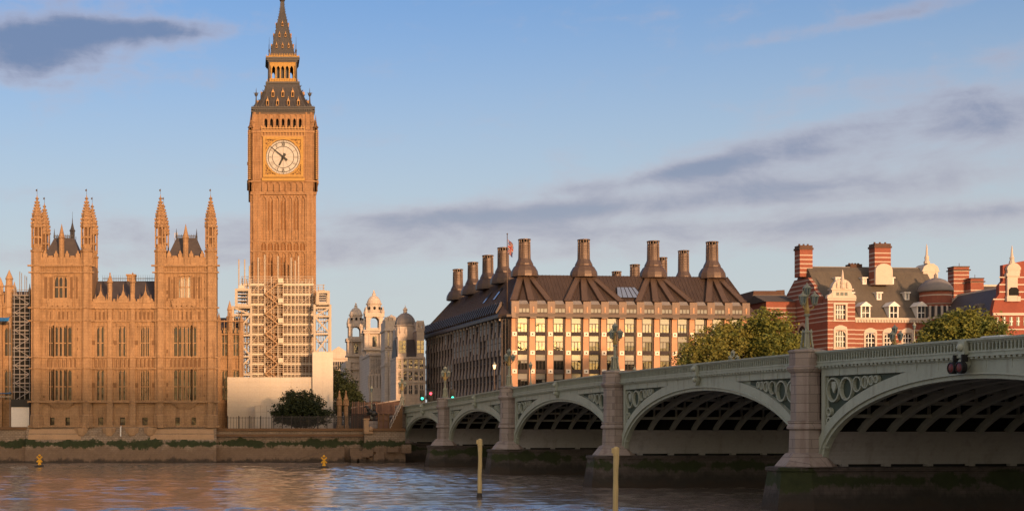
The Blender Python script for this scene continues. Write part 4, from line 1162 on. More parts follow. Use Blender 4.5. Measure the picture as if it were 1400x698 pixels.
# ------------------------------------------------------------------ terrace: railings, gates, plants
def railing(name, label, p, q, z0, z1, step, m, cat='fence', posts=8, r=.028):
    p, q = Vector(p), Vector(q); n = int((q-p).length/step)
    t = thing(name, label, cat, ((p.x+q.x)/2, (p.y+q.y)/2, z0))
    b = MB()
    for i in range(n+1):
        c = p+(q-p)*i/n; b.box(c.x-r, c.y-r, z0, c.x+r, c.y+r, z1)
    d = (q-p).normalized()
    for z in (z0+.25, z1-.2): b.bar((p.x,p.y,z),(q.x,q.y,z),.06,.06)
    b.build('bar_panel', m, t)
    for i in range(posts+1):
        c = p+(q-p)*i/posts; b = MB(); b.box(c.x-.07, c.y-.07, z0, c.x+.07, c.y+.07, z1+.15); b.build('post', m, t)
    return t
railing('railing', 'plain dark railing on the terrace wall before the hoardings', (X(311),YW+2.5,0), (X(372),YW+2.5,0), GZ, gz(569,YW+2.5), .5, M['fence'], posts=4)
railing('railing', 'dense black spiked fence beyond the round bush beside the quay', (X(372)+.3,YW+2.6,0), (X(497),YW+2.6,0), GZ, gz(568,YW+2.6), .2, M['fence'], posts=10, r=.04)
railing('railing', 'tall dark gate railing between the ornate gate piers', (gx(457,256),256,0), (gx(497,256),256,0), GZ, gz(549,256), .35, M['fence'], posts=4, r=.04)
for i, p in enumerate((464, 473)):
    t = thing('gate_pier', ['carved stone gate pier with pinnacle beside the tall hoarding','carved stone gate pier with pinnacle before the dark trees'][i], 'gate pier', (gx(p,255), 255, GZ))
    b = MB(); x = gx(p,255); z = lambda y: gz(y,255)
    b.lathe(x, 255, [(.6,GZ),(.6,GZ+.8),(.42,GZ+1),(.4,z(555)),(.6,z(553)),(.42,z(551)),(.34,z(546)),(.46,z(545)),(.24,z(541)),(.12,z(537)),(.2,z(536)),(.02,z(533))], 8)
    b.build('pier_shaft', M['palace'], t)
    b = MB()
    for k in range(8):
        a = k*math.pi/4; b.taper(x+.42*math.cos(a)-.1,255+.42*math.sin(a)-.1,x+.42*math.cos(a)+.1,255+.42*math.sin(a)+.1,z(553),x+.44*math.cos(a)-.02,255+.44*math.sin(a)-.02,x+.44*math.cos(a)+.02,255+.44*math.sin(a)+.02,z(546))
    b.build('gablet', M['palace'], t)

def leaf_tree(name, label, base, blobs, trunk_h, n, leaf, m, group=None, seed=1, cat='tree', trunk_r=.35, clump=1.1):
    """trunk, limbs and a crown of small leaf faces gathered in clumps through the blobs"""
    rn = random.Random(seed); bx, by, bz = base
    t = thing(name, label, cat, base, group=group)
    tk = MB(); tk.tube((bx,by,bz-.2),(bx,by,bz+trunk_h),trunk_r,8,trunk_r*.65)
    for c in blobs: tk.tube((bx,by,bz+trunk_h*.85),(c[0],c[1],c[2]),trunk_r*.5,6,.06)
    tk.build('trunk', M['bark'], t)
    cm = MB(); vs, fs = [], []
    vol = [b[3]*b[4]*b[5] for b in blobs]; tot = sum(vol)
    for b_, v in zip(blobs, vol):
        k = int(n*v/tot); ncl = max(6, k//28)
        for _ in range(ncl):
            d = Vector((rn.gauss(0,1), rn.gauss(0,1), rn.gauss(0,1))).normalized()
            q = rn.uniform(.55, 1.05) if rn.random() < .72 else rn.choice((rn.uniform(.1,.6), rn.uniform(1.0,1.28)))
            cc = Vector((b_[0]+d.x*b_[3]*q, b_[1]+d.y*b_[4]*q, b_[2]+d.z*b_[5]*q))
            cr = clump*rn.uniform(.5,1.15)
            for _ in range(28):
                p = cc+Vector((rn.gauss(0,.45), rn.gauss(0,.45), rn.gauss(0,.38)))*cr
                if p.z < bz+.1: continue
                a = Vector((rn.uniform(-1,1), rn.uniform(-1,1), rn.uniform(-.6,.6))).normalized(); e = a.cross(Vector((rn.uniform(-1,1),rn.uniform(-1,1),rn.uniform(-1,1)))).normalized()
                s = leaf*rn.uniform(.6,1.3); i = len(vs)
                vs += [p-a*s, p-e*s*.55, p+a*s, p+e*s*.55]; fs.append((i,i+1,i+2,i+3))
    cm.add(vs, fs); cm.build('crown' if cat == 'tree' else 'foliage', m, t)
    return t
Yb = 247.5
bx = lambda p: gx(p, Yb); bz_ = lambda p: gz(p, Yb)
leaf_tree('round_bush', 'dark round evergreen bush before the cream hoarding', (bx(411),Yb,GZ), [(bx(411),Yb,bz_(556),3.6,3.0,2.6),(bx(396),Yb,bz_(562),2.9,2.2,2.0),(bx(427),Yb,bz_(562),2.9,2.4,2.1),(bx(408),Yb,bz_(547),2.6,2.0,1.5),(bx(441),Yb+.5,bz_(568),2.0,1.6,1.3),(bx(385),Yb,bz_(568),1.7,1.5,1.3),(bx(422),Yb,bz_(548),1.9,1.6,1.5),(bx(398),Yb-.4,bz_(575),2.4,1.8,1.2),(bx(424),Yb-.4,bz_(575),2.6,1.8,1.2),(bx(411),Yb-.6,bz_(574),2.4,1.6,1.3)], 1.6, 27000, .17, M['leaf_d'], seed=5, cat='bush', trunk_r=.2, clump=.7)
Yd = 292
for i, (p, y, rx, rz) in enumerate(((463,533,2.6,4.5),(474,540,2.6,3.6),(484,546,2.0,2.4))):
    xx, zz = gx(p,Yd+i*3), gz(y,Yd+i*3)
    leaf_tree('dark_tree', ['dark narrow tree tucked against the tall hoarding','dark rounded tree standing behind the gate piers','low dark tree under the baroque towers'][i], (xx,Yd+i*3,GZ), [(xx,Yd+i*3,zz,rx,2.4,rz),(xx+.8,Yd+i*3,zz-rz*.6,rx,2.4,rz*.7),(xx-.6,Yd+i*3,zz+rz*.4,rx*.6,1.6,rz*.6)], 3, 5000, .26, M['leaf_d'], group='dark trees by the palace gate', seed=20+i, clump=1.0)
# ------------------------------------------------------------------ bridge
BL = tuple(BT.translation)
br = thing('arched_bridge', 'long green iron arched bridge on pink granite piers', 'bridge', (BL[0],BL[1],0), BA, local=True)
SPR = 3.5
SPANS = [(115.4,144.3),(80.7,112.4),(42.6,77.7),(3.0,39.6),(-35.1,0.0),(-69.8,-38.1),(-101.7,-72.8)]
PIERS = [(112.4,115.4),(77.7,80.7),(39.6,42.6),(0.0,3.0),(-38.1,-35.1),(-72.8,-69.8)]
CROWN = 2.42
def ell(yc, a, b, th, off=0.0): return yc+(a+off)*math.cos(th), SPR+(b+off)*math.sin(th)
def strip(mb, pin, pout, x0, x1, m=0):
    """curved solid between two outlines in the y-z plane"""
    n = len(pin); vs = []
    for (a, b), (c, d) in zip(pin, pout): vs += [(x0,a,b),(x0,c,d),(x1,c,d),(x1,a,b)]
    fs = []
    for i in range(n-1):
        for k in range(4): fs.append((i*4+k, i*4+(k+1) % 4, (i+1)*4+(k+1) % 4, (i+1)*4+k))
    fs += [(0,3,2,1), ((n-1)*4,(n-1)*4+1,(n-1)*4+2,(n-1)*4+3)]
    mb.add(vs, fs, m)
def ring_yz(mb, y, z, r0, r1, x0, x1, n=16, sy=1.0):
    pin = [(y+sy*r0*math.cos(2*math.pi*i/n), z+r0*math.sin(2*math.pi*i/n)) for i in range(n+1)]
    pout = [(y+sy*r1*math.cos(2*math.pi*i/n), z+r1*math.sin(2*math.pi*i/n)) for i in range(n+1)]
    strip(mb, pin, pout, x0, x1)
N = 36
for si, (ya, yb) in enumerate(SPANS):
    yc, a = (ya+yb)/2, (yb-ya)/2
    b = ztop(yc)-CROWN-SPR
    vis = si < 5
    ths = [math.pi*i/N for i in range(N+1)]
    for face in (0, 1):
        # face 0 is the upstream (near) side, 1 the downstream side
        def xx(v): return v if face == 0 else BW-v
        m_ = MB()
        strip(m_, [ell(yc,a,b,t,.34) for t in ths], [ell(yc,a,b,t,1.12) for t in ths], xx(-.02), xx(.5))
        strip(m_, [ell(yc,a,b,t,.0) for t in ths], [ell(yc,a,b,t,.26) for t in ths], xx(.06), xx(.5))
        m_.build('arch_ring', M['green'], br)
        m_ = MB()
        strip(m_, [ell(yc,a,b,t,.27) for t in ths], [ell(yc,a,b,t,.36) for t in ths], xx(-.12), xx(.3))
        m_.build('arch_moulding', M['green_l'], br)
        # spandrel: recessed plate, frame strips, frieze
        m_ = MB()
        def outline(off, x0, x1, zb):
            pts_in, pts_out = [], []
            for t in ths:
                y, z = ell(yc,a,b,t,off); y = min(max(y, ya), yb)
                pts_in.append((y, min(z, zb(y)-.02))); pts_out.append((y, zb(y)))
            strip(m_, pts_in, pts_out, x0, x1)
        zf = lambda y: ztop(y)-1.28
        outline(1.1, xx(.30), xx(.5), zf)
        fz = lambda y: ztop(y)-1.28-.55
        nn = 24
        p0 = [(ya+(yb-ya)*i/nn, max(fz(ya+(yb-ya)*i/nn), 0)) for i in range(nn+1)]
        strip(m_, p0, [(y, zf(y)) for y, z in p0], xx(.0), xx(.296))
        for y0, y1 in ((ya, ya+.5), (yb-.5, yb)):
            m_.box(xx(.003), y0, SPR+1.2, xx(.296), y1, fz((y0+y1)/2)-.003)
        for q in range(int((yb-ya)/2.4)):             # plate joints
            y = ya+1.4+q*2.4; m_.box(xx(-.035), y-.06, max(fz(y), SPR)+.02, xx(-.003), y+.06, zf(y)-.02)
        m_.build('spandrel', M['green'], br)
        if face == 0 and vis:
            for s_ in (-1, 1):                        # pierced tracery in the corners
                y0 = ya+.62 if s_ < 0 else yb-.62
                tr = MB(); yy = y0; r = .8; k = 0
                while k < 6:
                    zt = fz(yy)-.12
                    u = max(-1, min(1, (yy+(-s_)*r-yc)/(a+1.12))); ze = SPR+(b+1.12)*math.sqrt(max(0, 1-u*u))
                    h = zt-ze
                    r = min(1.02, h/2*.62 if k == 0 else h/2*.9)
                    if r < .17: break
                    ring_yz(tr, yy+(-s_)*r, zt-r, r-max(.08,r*.14), r, .02, .27, 14)
                    tr.box(.06, yy+(-s_)*r-.045, zt-2*r, .2, yy+(-s_)*r+.045, zt) if r < .5 else None
                    yy += (-s_)*2.05*r; k += 1
                # lower ring and shield
                yl = y0-s_*.48
                u = (yl-yc)/(a+1.12); zl = SPR+(b+1.12)*math.sqrt(max(0,1-min(1,u*u)))
                zt = fz(y0)-2.3
                while zt > SPR+2.6 and zt-.5 > zl-.3:
                    ring_yz(tr, y0-s_*.34, zt-.3, .2, .32, .02, .27, 12); zt -= .68
                tr.bar((.2,y0,fz(y0)-.1),(.2,y0,SPR+2.4),.1,.1)
                o = tr.build('tracery', M['green'], br)
                sh = MB(); zz = fz(y0)-.85
                cy = y0-s_*1.0
                sh.pyz([(cy-.28,zz+.42),(cy+.28,zz+.42),(cy+.28,zz),(cy,zz-.42),(cy-.28,zz)], .05, .2)
                sh.build('shield', M['green_l'], o)
                bk = MB()
                pin, pout = [], []
                for i in range(9):
                    y = y0-s_*a*.52*i/8; u = (y-yc)/(a+1.2); ze = SPR+(b+1.15)*math.sqrt(max(0,1-min(1,u*u))); zt = fz(y)-.02
                    if zt-ze < .1: break
                    pin.append((y, ze)); pout.append((y, zt))
                if len(pin) > 1: strip(bk, pin, pout, .27, .297); bk.build('tracery_back', M['green_d'], o)
    # inside: grey skewback linings, ribs, cross girders, deck
    th0 = math.asin(min(1, 2.35/b))
    for sgn in (0, 1):
        sk = MB()
        tt = [th0*i/8 for i in range(9)] if sgn == 0 else [math.pi-th0*i/8 for i in range(9)]
        strip(sk, [ell(yc,a,b,t,.12) for t in tt], [(ell(yc,a,b,t,0)[0]+(.9 if sgn == 0 else -.9), ell(yc,a,b,t,.12)[1]) for t in tt], .55, BW-.55)
        ye = ell(yc,a,b,th0,.12)
        for q in range(9):
            x = 1.5+q*3.3; e = ell(yc,a,b,0 if sgn == 0 else math.pi,.1)
            sk.box(x, e[0]-.25, SPR-.16, x+.5, e[0]+.25, SPR+.02)
        sk.build('skewback', M['conc'], br)
    for q in range(1, 13):
        x = BW*q/13; r_ = MB()
        tt = [th0*.96+(math.pi-2*th0*.96)*i/26 for i in range(27)]
        strip(r_, [ell(yc,a,b,t,.1) for t in tt], [ell(yc,a,b,t,.62) for t in tt], x-.07, x+.07)
        strip(r_, [ell(yc,a,b,t,.02) for t in tt], [ell(yc,a,b,t,.1) for t in tt], x-.2, x+.2)
        for i in range(2, 25, 2):                     # posts over the rib
            y, z = ell(yc,a,b,tt[i],.62); zt = ztop(y)-1.62
            if zt-z > .2: r_.box(x-.08, y-.1, z, x+.08, y+.1, zt)
        r_.build('rib', M['riveted'], br)
    cg = MB()
    for i in range(1, 12):
        t = th0+(math.pi-2*th0)*i/12; y, z = ell(yc,a,b,t,.4); cg.box(.6, y-.1, z-.13, BW-.6, y+.1, z+.13)
    cg.build('cross_girder', M['riveted'], br)
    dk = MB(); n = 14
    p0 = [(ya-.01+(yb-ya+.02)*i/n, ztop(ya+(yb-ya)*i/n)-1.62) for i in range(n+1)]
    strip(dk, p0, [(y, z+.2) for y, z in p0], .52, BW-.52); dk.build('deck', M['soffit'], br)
    # closing wall under the deck at the haunches
# parapets between the turrets
EDGE = [147.3-1.5] + [(p+q)/2 for p, q in PIERS] + [-102.5]
for si in range(len(EDGE)-1):
    y1, y0 = EDGE[si]-.95, EDGE[si+1]+.95
    n = max(6, int((y1-y0)/1.2))
    ys_ = [y0+(y1-y0)*i/n for i in range(n+1)]
    for face in (0, 1):
        def xx(v): return v if face == 0 else BW-v
        def run(mb, zo0, zo1, v0, v1): strip(mb, [(y, ztop(y)+zo0) for y in ys_], [(y, ztop(y)+zo1) for y in ys_], xx(v0), xx(v1))
        pa = MB(); run(pa, -.13, 0, -.34, .30); run(pa, -.22, -.131, -.22, .24)
        run(pa, -.85, -.74, -.22, .22); run(pa, -1.02, -.851, -.16, .2); run(pa, -1.30, -1.21, -.10, .3)
        run(pa, -1.10, -1.021, -.34, .28)
        pp = pa.build('parapet', M['green'], br)
        ba = MB(); run(ba, -.74, -.22, .06, .14); ba.build('parapet_back', M['green_d'], pp)
        if face == 0 or si in (1,2,3):
            lo = MB(); st = .34 if si >= 2 else .5
            k = int((y1-y0)/st)
            for i in range(k):
                y = y0+(i+.5)*(y1-y0)/k; z = ztop(y)
                lo.box(xx(-.14), y-.05, z-.74, xx(.06), y+.05, z-.22)
                lo.pyz([(y-st/2,z-.22),(y-.05,z-.22),(y-.05,z-.42)], min(xx(-.12),xx(.05)), max(xx(-.12),xx(.05)))
                lo.pyz([(y+.05,z-.42),(y+.05,z-.22),(y+st/2,z-.22)], min(xx(-.12),xx(.05)), max(xx(-.12),xx(.05)))
                if si >= 3: lo.box(xx(-.11), y-st/2+.08, z-.62, xx(.05), y-.09, z-.55); lo.box(xx(-.11), y+.09, z-.62, xx(.05), y+st/2-.08, z-.55)
            lo.build('balustrade', M['green'], pp)
            dn = MB(); run(dn, -1.209, -1.101, -.06, .2); dn.mi = [1]*len(dn.mi); k2 = int((y1-y0)/.5)  # band behind the dentils coloured near-black
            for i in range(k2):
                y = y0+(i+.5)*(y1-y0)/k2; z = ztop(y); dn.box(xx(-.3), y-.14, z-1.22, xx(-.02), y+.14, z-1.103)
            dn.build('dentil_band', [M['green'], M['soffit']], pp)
# crown bosses
for si, (ya, yb) in enumerate(SPANS[:5]):
    yc = (ya+yb)/2; z = ztop(yc)
    b_ = MB(); b_.box(-.46, yc-.32, z-1.0, -.18, yc+.32, z-.14); b_.box(-.5, yc-.45, z-1.15, -.12, yc+.45, z-1.0); b_.pyz([(yc-.35,z-1.15),(yc+.35,z-1.15),(yc+.35,z-1.6),(yc,z-2.0),(yc-.35,z-1.6)], -.36, -.06)
    b_.ball((-.5,yc,z-.5), .26, 8); b_.ball((-.42,yc,z-1.45), .24, 8)
    b_.build('crown_boss', M['green'], br)
# piers
def octa(mb, cx, cy, r, z0, z1, r2=None, m=0): mb.lathe(cx, cy, [(r,z0),(r if r2 is None else r2,z1)], 8, m=m)
for pi, (p, q) in enumerate(PIERS+[(144.3,147.3)]):
    yc = (p+q)/2; zt = ztop(yc)
    base = MB()
    h = 1.5 if pi < 6 else 1.5
    e0, e1 = (h+.55, h+.2)
    def plan(g): return [(-2.75-g,yc-1.05-g*.5),(-2.75-g,yc+1.05+g*.5),(-.9,yc+h+.15+g),(BW+.9,yc+h+.15+g),(BW+2.75+g,yc+1.05+g*.5),(BW+2.75+g,yc-1.05-g*.5),(BW+.9,yc-h-.15-g),(-.9,yc-h-.15-g)]
    lev = [(-3,.75),(.3,.5),(1.8,.28),(SPR-.55,.12),(SPR-.5,.26),(SPR-.25,.26),(SPR-.2,.02)]
    vs = []; 
    for z, g in lev: vs += [(x,y,z) for x, y in plan(g)[::-1]]
    k = 8; fs = [tuple(range(k-1,-1,-1)), tuple((len(lev)-1)*k+i for i in range(k))]
    for j in range(len(lev)-1):
        for i in range(k): fs.append((j*k+i,j*k+(i+1)%k,(j+1)*k+(i+1)%k,(j+1)*k+i))
    base.add(vs, fs); base.build('pier_base', M['pier'], br)
    for cx in (-.33, BW+.33):
        t_ = MB()
        t_.lathe(cx, yc, [(2.3,SPR-.2),(1.55,SPR+.75),(1.28,SPR+.85),(1.22,SPR+2.55),(1.42,SPR+2.6),(1.42,SPR+2.75),(1.26,SPR+3.0),(1.34,SPR+3.05),(1.34,SPR+3.2),(1.14,SPR+3.25),(1.14,zt-1.55),(1.25,zt-1.5),(1.42,zt-1.25),(1.42,zt-1.12),(1.24,zt-1.0),(1.24,zt-.1),(1.34,zt),(1.34,zt+.12),(1.1,zt+.2)], 8)
        t_.build('pier_turret', M['granite'], br)
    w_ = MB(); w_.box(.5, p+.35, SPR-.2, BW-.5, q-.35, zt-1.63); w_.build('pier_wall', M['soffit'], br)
# land abutment
ab = MB(); ab.box(.3, 146.0, -2, BW-.3, 152, ztop(147)-1.65); ab.build('abutment', M['pier'], br)

# navigation lights under the crown of the wide arches
for si in (4,):
    ya, yb = SPANS[si]; yc = (ya+yb)/2
    for s_ in (-1, 1):
        p = bw(-.75, yc+s_*.42, ztop(yc)-1.75)
        t = thing('navigation_light', ['round navigation signal under the widest seen arch, nearer the pier','round navigation signal under the widest seen arch, farther from the pier'][s_ < 0], 'signal light', p)
        b = MB(BT)
        b.T = BT @ Matrix.Translation((-.75, yc+s_*.42, ztop(yc)-1.75)) @ Matrix.Rotation(-math.pi/2, 4, 'Y')
        b.lathe(0, 0, [(.26,-.25),(.37,-.2),(.37,.12),(.31,.14),(.31,.1)], 14); b.build('housing', M['black'], t)
        b2 = MB(b.T); b2.lathe(0, 0, [(.27,.1),(.16,.15),(.01,.17)], 14); b2.build('lens', M['navred'], t)
        b3 = MB(BT); b3.box(-.7, yc+s_*.42-.05, ztop(yc)-1.4, -.3, yc+s_*.42+.05, ztop(yc)-.95); b3.build('bracket', M['black'], t)

# ------------------------------------------------------------------ lamp standards on the bridge
def lamp(name, label, p, group=None):
    t = thing(name, label, 'lamp standard', p, BA, group=group, local=True)
    t.scale = (.84, .84, .82)
    b = MB()
    b.lathe(0, 0, [(.62,0),(.62,.12),(.46,.2)], 8)
    b.lathe(0, 0, [(.26,.15),(.22,1.5),(.36,1.55),(.36,1.65),(.17,1.75),(.13,3.0),(.24,3.05),(.27,3.2),(.15,3.25)], 8)
    for k in range(4):
        a = k*math.pi/2+math.pi/4; c, s_ = math.cos(a), math.sin(a)
        for r0, z0, r1, z1 in ((.52,.2,.42,.7),(.42,.7,.34,1.5)): b.bar((c*r0,s_*r0,z0),(c*r1,s_*r1,z1),.14,.14)
        b.lathe(c*.36, s_*.36, [(.12,1.5),(.12,1.62),(.03,1.85)], 6)
    b.build('pedestal', M['lampgreen'], t)
    o = MB(); o.lathe(0, 0, [(.15,3.2),(.26,3.5),(.2,3.8),(.14,4.1),(.1,4.9),(.06,5.1)], 8)
    pts = [(0,.62,4.15),(-.54,-.31,4.15),(.54,-.31,4.15),(0,0,4.95)]
    for x, y, z in pts[:3]:
        o.bar((0,0,3.55),(x*.8,y*.8,3.75),.09,.09); o.bar((x*.8,y*.8,3.75),(x,y,z),.09,.09)
    o.build('branch', M['lamp_gold'], t)
    for x, y, z in pts:
        l_ = MB(); l_.lathe(x, y, [(.2,z),(.33,z+.62)], 8); g = l_.build('lantern', M['lampglass'], t)
        f_ = MB(); f_.lathe(x, y, [(.12,z-.16),(.23,z-.02),(.23,z+.02)], 8); f_.lathe(x, y, [(.38,z+.62),(.38,z+.68),(.2,z+.86),(.1,z+.92),(.08,z+1.0),(.02,z+1.15)], 8)
        for k in range(8):
            a = math.pi/8+k*math.pi/4; f_.bar((x+.21*math.cos(a),y+.21*math.sin(a),z),(x+.34*math.cos(a),y+.34*math.sin(a),z+.62),.035,.035)
        f_.build('lantern_cage', M['lampgreen'], g)
    return t
NAMES = ['at the second pier from the far bank','at the third pier from the far bank','at the fourth pier from the far bank','on the nearest pier in full view before the red brick gable','on the pier nearest the viewer']
lab_n = ['three lantern lamp standard on the granite turret first from the far abutment','three lantern lamp standard on the granite turret second from the far abutment','three lantern lamp standard on the third turret from the far abutment, before lit office windows','large three lantern lamp standard on the granite turret before the red brick gable']
lab_f = ['small lamp standard on the far parapet above first pier','small lamp standard on the far parapet before the autumn trees','dark lamp cluster on the far parapet before the banded brick front']
first = None
for i in range(4):
    yc = sum(PIERS[i])/2; p = bw(-.33, yc, ztop(yc)+.2)
    if first is None: first = lamp('lamp_standard', lab_n[i], p, 'lamp standards along the bridge'); t = first
    else: t = copy_tree(first); t.location = p; t['label'] = lab_n[i]
for i in range(3):
    yc = sum(PIERS[i])/2; t = copy_tree(first); t.location = bw(BW+.33, yc, ztop(yc)+.2); t['label'] = lab_f[i]
yc = 145.8; t = copy_tree(first); t.location = bw(-.33, yc, ztop(yc)+.2); t['label'] = 'three lantern lamp standard on the abutment turret beside the pier stairs'
# ------------------------------------------------------------------ office block with the bronze roof
CA = BA
CX0, CY0 = gx(690, 275), 275.0
ct_ = Matrix.Translation((CX0,CY0,0)) @ Matrix.Rotation(CA,4,'Z')
off = thing('office_block', 'big office block with bronze roof, tall chimneys and glowing windows', 'office building', (CX0,CY0,0), CA, local=True)
ca, sa = math.cos(CA), math.sin(CA)
def solveL(px, v):                                    # distance along the front at depth v seen at px
    k = (px-PX)/F; return (k*(CY0+ca*v)-CX0+sa*v)/(ca-k*sa)
def solveV(px, u):
    k = (px-PX)/F; return (CX0+ca*u-k*(CY0+sa*u))/(sa+k*ca)
def depth(u, v): return CY0+sa*u+ca*v
LF, LS = 51.3, solveV(580, 0)
def cz(py, u=0, v=0): return gz(py, depth(u, v))
EV = cz(432)
CH_ = 2.6                                             # chamfered corner
body = MB()
body.pxy([(CH_,.9),(LF,.9),(LF,LS),(.9,LS),(.9,CH_)], GZ, EV-.1)
body.build('core', M['bronze_d'], off)
pil = [1.95+3.655*k for k in range(14)]
rows = [(434,452.6),(458,478),(484,504),(510,530)]
for k, u in enumerate(pil):
    w0, w1 = .50, .64
    b = MB(); b.taper(u-.8, -.1, u+.8, .9, GZ, u-w0, .05, u+w0, .9, EV-.1)
    for y in (456,481.5,507,532):
        z = cz(y); b.box(u-.46, -.2, z-.42, u+.46, .85, z+.42, 1); b.box(u-.14, -.24, z-.14, u+.14, -.19, z+.14, 2)
    b.build('pillar', [M['sand'], M['sand_w'], M['bronze_d']], off)
wr = random.Random(17)
for k in range(14):
    u0 = pil[k]+.62; u1 = (pil[k+1]-.62) if k < 13 else LF-.2
    fr_ = MB()
    for x in (u0-.02, u1-.22): fr_.box(x, .35, GZ, x+.24, .89, EV-.1)
    for (t0, t1), nx in zip(rows, rows[1:]+[(536,550)]):
        fr_.taper(u0+.24, .1, u1-.24, .88, cz(nx[0]-.2), u0+.24, .35, u1-.24, .88, cz(t1+.2))
    fr_.build('spandrel_panel', M['bronze_d'], off)
    for ri, (t0, t1) in enumerate(rows):
        z1, z0 = cz(t0), cz(t1); zb = z1-(z1-z0)*.40
        lit = ri == 0 or (ri == 1 and (k < 4 or wr.random() < .45))  # brighter panes in the upper rows stand for reflected sunrise
        g = MB(); g.box(u0+.24, .62, z0, u1-.24, .68, zb-.05); o = g.build('window', M['glass'] if lit else M['glass_k'], off)
        if ri == 1 or wr.random() < .4:               # part-drawn blind, its tone chosen by row to echo the reflected sky
            q = wr.uniform(.15, .75) if ri < 2 else wr.uniform(.0, .35); xa = u0+.24; xb = u1-.24
            if wr.random() < .5: xb = xa+(xb-xa)*wr.choice((.33,.67))
            else: xa = xb-(xb-xa)*wr.choice((.33,.67,1))
            if q > .02: g = MB(); g.box(xa, .606, zb-.05-(zb-z0)*q, xb, .617, zb-.06); g.build('inner_blind', M['blind'] if lit else M['blind_g'], o)
        g = MB(); g.box(u0+.24, .60, zb+.05, u1-.24, .66, z1); g.build('upper_light', M['blind'] if ri == 0 or lit or wr.random() < .3 else M['blind_g'], o)
        f = MB(); f.box(u0+.24, .45, zb-.06, u1-.24, .59, zb+.06)
        for q in (.33,.67): x = u0+.24+(u1-u0-.48)*q; f.box(x-.03, .5, z0, x+.03, .59, zb-.06)
        f.build('frame', M['bronze_d'], o)
# glazed corner
cb = MB(); cb.pxy([(CH_-.5,.2),(CH_,.9),(.9,CH_),(.2,CH_-.5)], GZ, EV-.1)
cb.build('corner_core', M['glass'], off)
for (t0, t1) in [(433,448),(455,472),(479,497),(504,521),(528,545)]:
    b = MB(); b.pxy([(CH_-.2,0),(CH_,.2),(.2,CH_),(0,CH_-.2)], cz(t1+5), cz(t1)); b.build('corner_band', M['bronze_d'], off)
b = MB()
for q in range(5): t = q/4; x, y = CH_-.3-(CH_-.4)*t, .05+(CH_-.4)*t; b.box(x-.07,y-.07,GZ,x+.07,y+.07,EV-.1)
b.build('corner_mullion', M['bronze_d'], off)
# side front
nb = 12; vs0 = CH_+.4; st = (LS-vs0)/nb
srows = [(434,452.6),(458,478),(484,504),(510,530)]
for k in range(nb):
    v0 = vs0+st*k
    b = MB()
    dots = []
    for q in (0, .5):
        vv_ = v0+st*q; b.box(.08, vv_-.12, GZ, .88, vv_+.12, EV-.4)
        for (t0, t1), nx in zip(srows, srows[1:]+[(536,550)]):
            z = cz(t1)
            b.taper(-.12, vv_-.34, .3, vv_+.34, z-1.0, .04, vv_-.17, .3, vv_+.17, z+.9)
        d = MB(); d.box(-.34, vv_-.26, EV-.66, .07, vv_+.26, EV-.16); dots.append(d)
    o = b.build('side_pillar', M['sand_s'], off)
    for d in dots: d.build('eaves_stone', M['wstone'], o)
    for si_, ((t0, t1), nx) in enumerate(zip(srows, srows[1:]+[(536,550)])):
        z1, z0 = cz(t0), cz(t1)
        g = MB(); g.box(.36, v0+.2, z0, .42, v0+st-.2, z1); o = g.build('window', M['glass_s'], off)
        if si_ == 0 or wr.random() < .25:
            for q in (0, .5):
                if wr.random() < .75: g = MB(); g.box(.34, v0+st*q+.55, z0+(z1-z0)*wr.choice((.1,.1,.4)), .358, v0+st*(q+.5)-.35, z1-.1); g.build('side_blind', M['blind_s'], o)
        f = MB(); f.box(.22, v0+.18, cz(nx[0]-.2), .86, v0+st-.18, z0-.003)
        for q in (.25,.75): f.box(.28, v0+st*q-.05, z0, .355, v0+st*q+.05, z1)
        f.box(.29, v0+.2, z0+(z1-z0)*.55, .354, v0+st-.2, z0+(z1-z0)*.6)
        f.build('frame', M['bronze_d'], o)
# roof
Z1, Z2 = cz(411), 36.9
prof = [(-.75,EV-.12),(-.75,EV+.5),(.9,Z1),(6.0,Z2)]
i2l = 5.6
rf = MB()
def ringr(d, z): 
    dl = d*i2l/6.0 if d > 1 else d; dr = d*.45 if d > 1 else d
    c = CH_*(1-d/9) if d < 6 else .5
    return [(c+dl if d < 1 else dl+c, d),(LF-dr, d),(LF-dr, LS-d),(dl, LS-d),(dl, c+d)]
vs = []
for d, z in prof: vs += [(x, y, z) for x, y in ringr(d, z)]
k = 5; fs = [tuple(range(k-1,-1,-1)), tuple(3*k+i for i in range(k))]
for j in range(3):
    for i in range(k): fs.append((j*k+i,j*k+(i+1)%k,(j+1)*k+(i+1)%k,(j+1)*k+i))
rf.add(vs, fs)
ro = rf.build('roof', M['bronze'], off)
b = MB()                                              # standing seams on every slope
for i in range(64):
    u = CH_+1+(LF-CH_-2)*i/63; b.bar((u,.9,Z1+.03),(min(max(u,i2l+.8),LF-2.7),6.0,Z2+.03),.07,.12)
for i in range(70):
    v = CH_+1+(LS-CH_-2)*i/69; b.bar((.9,v,Z1+.03),(i2l,min(max(v,6.5),LS-6),Z2+.03),.09,.14)
b.build('seam', M['bronze_l'], ro)
b = MB()
for i in range(36):
    v = CH_+1.2+(LS-CH_-2)*i/35; b.pxz([(-.6,EV+.5),(.75,Z1),(.2,Z1+.2),(-.85,EV+1.1)], v-.34, v+.34); 
b.T = None
b.build('louvre', M['bronze_d'], ro)
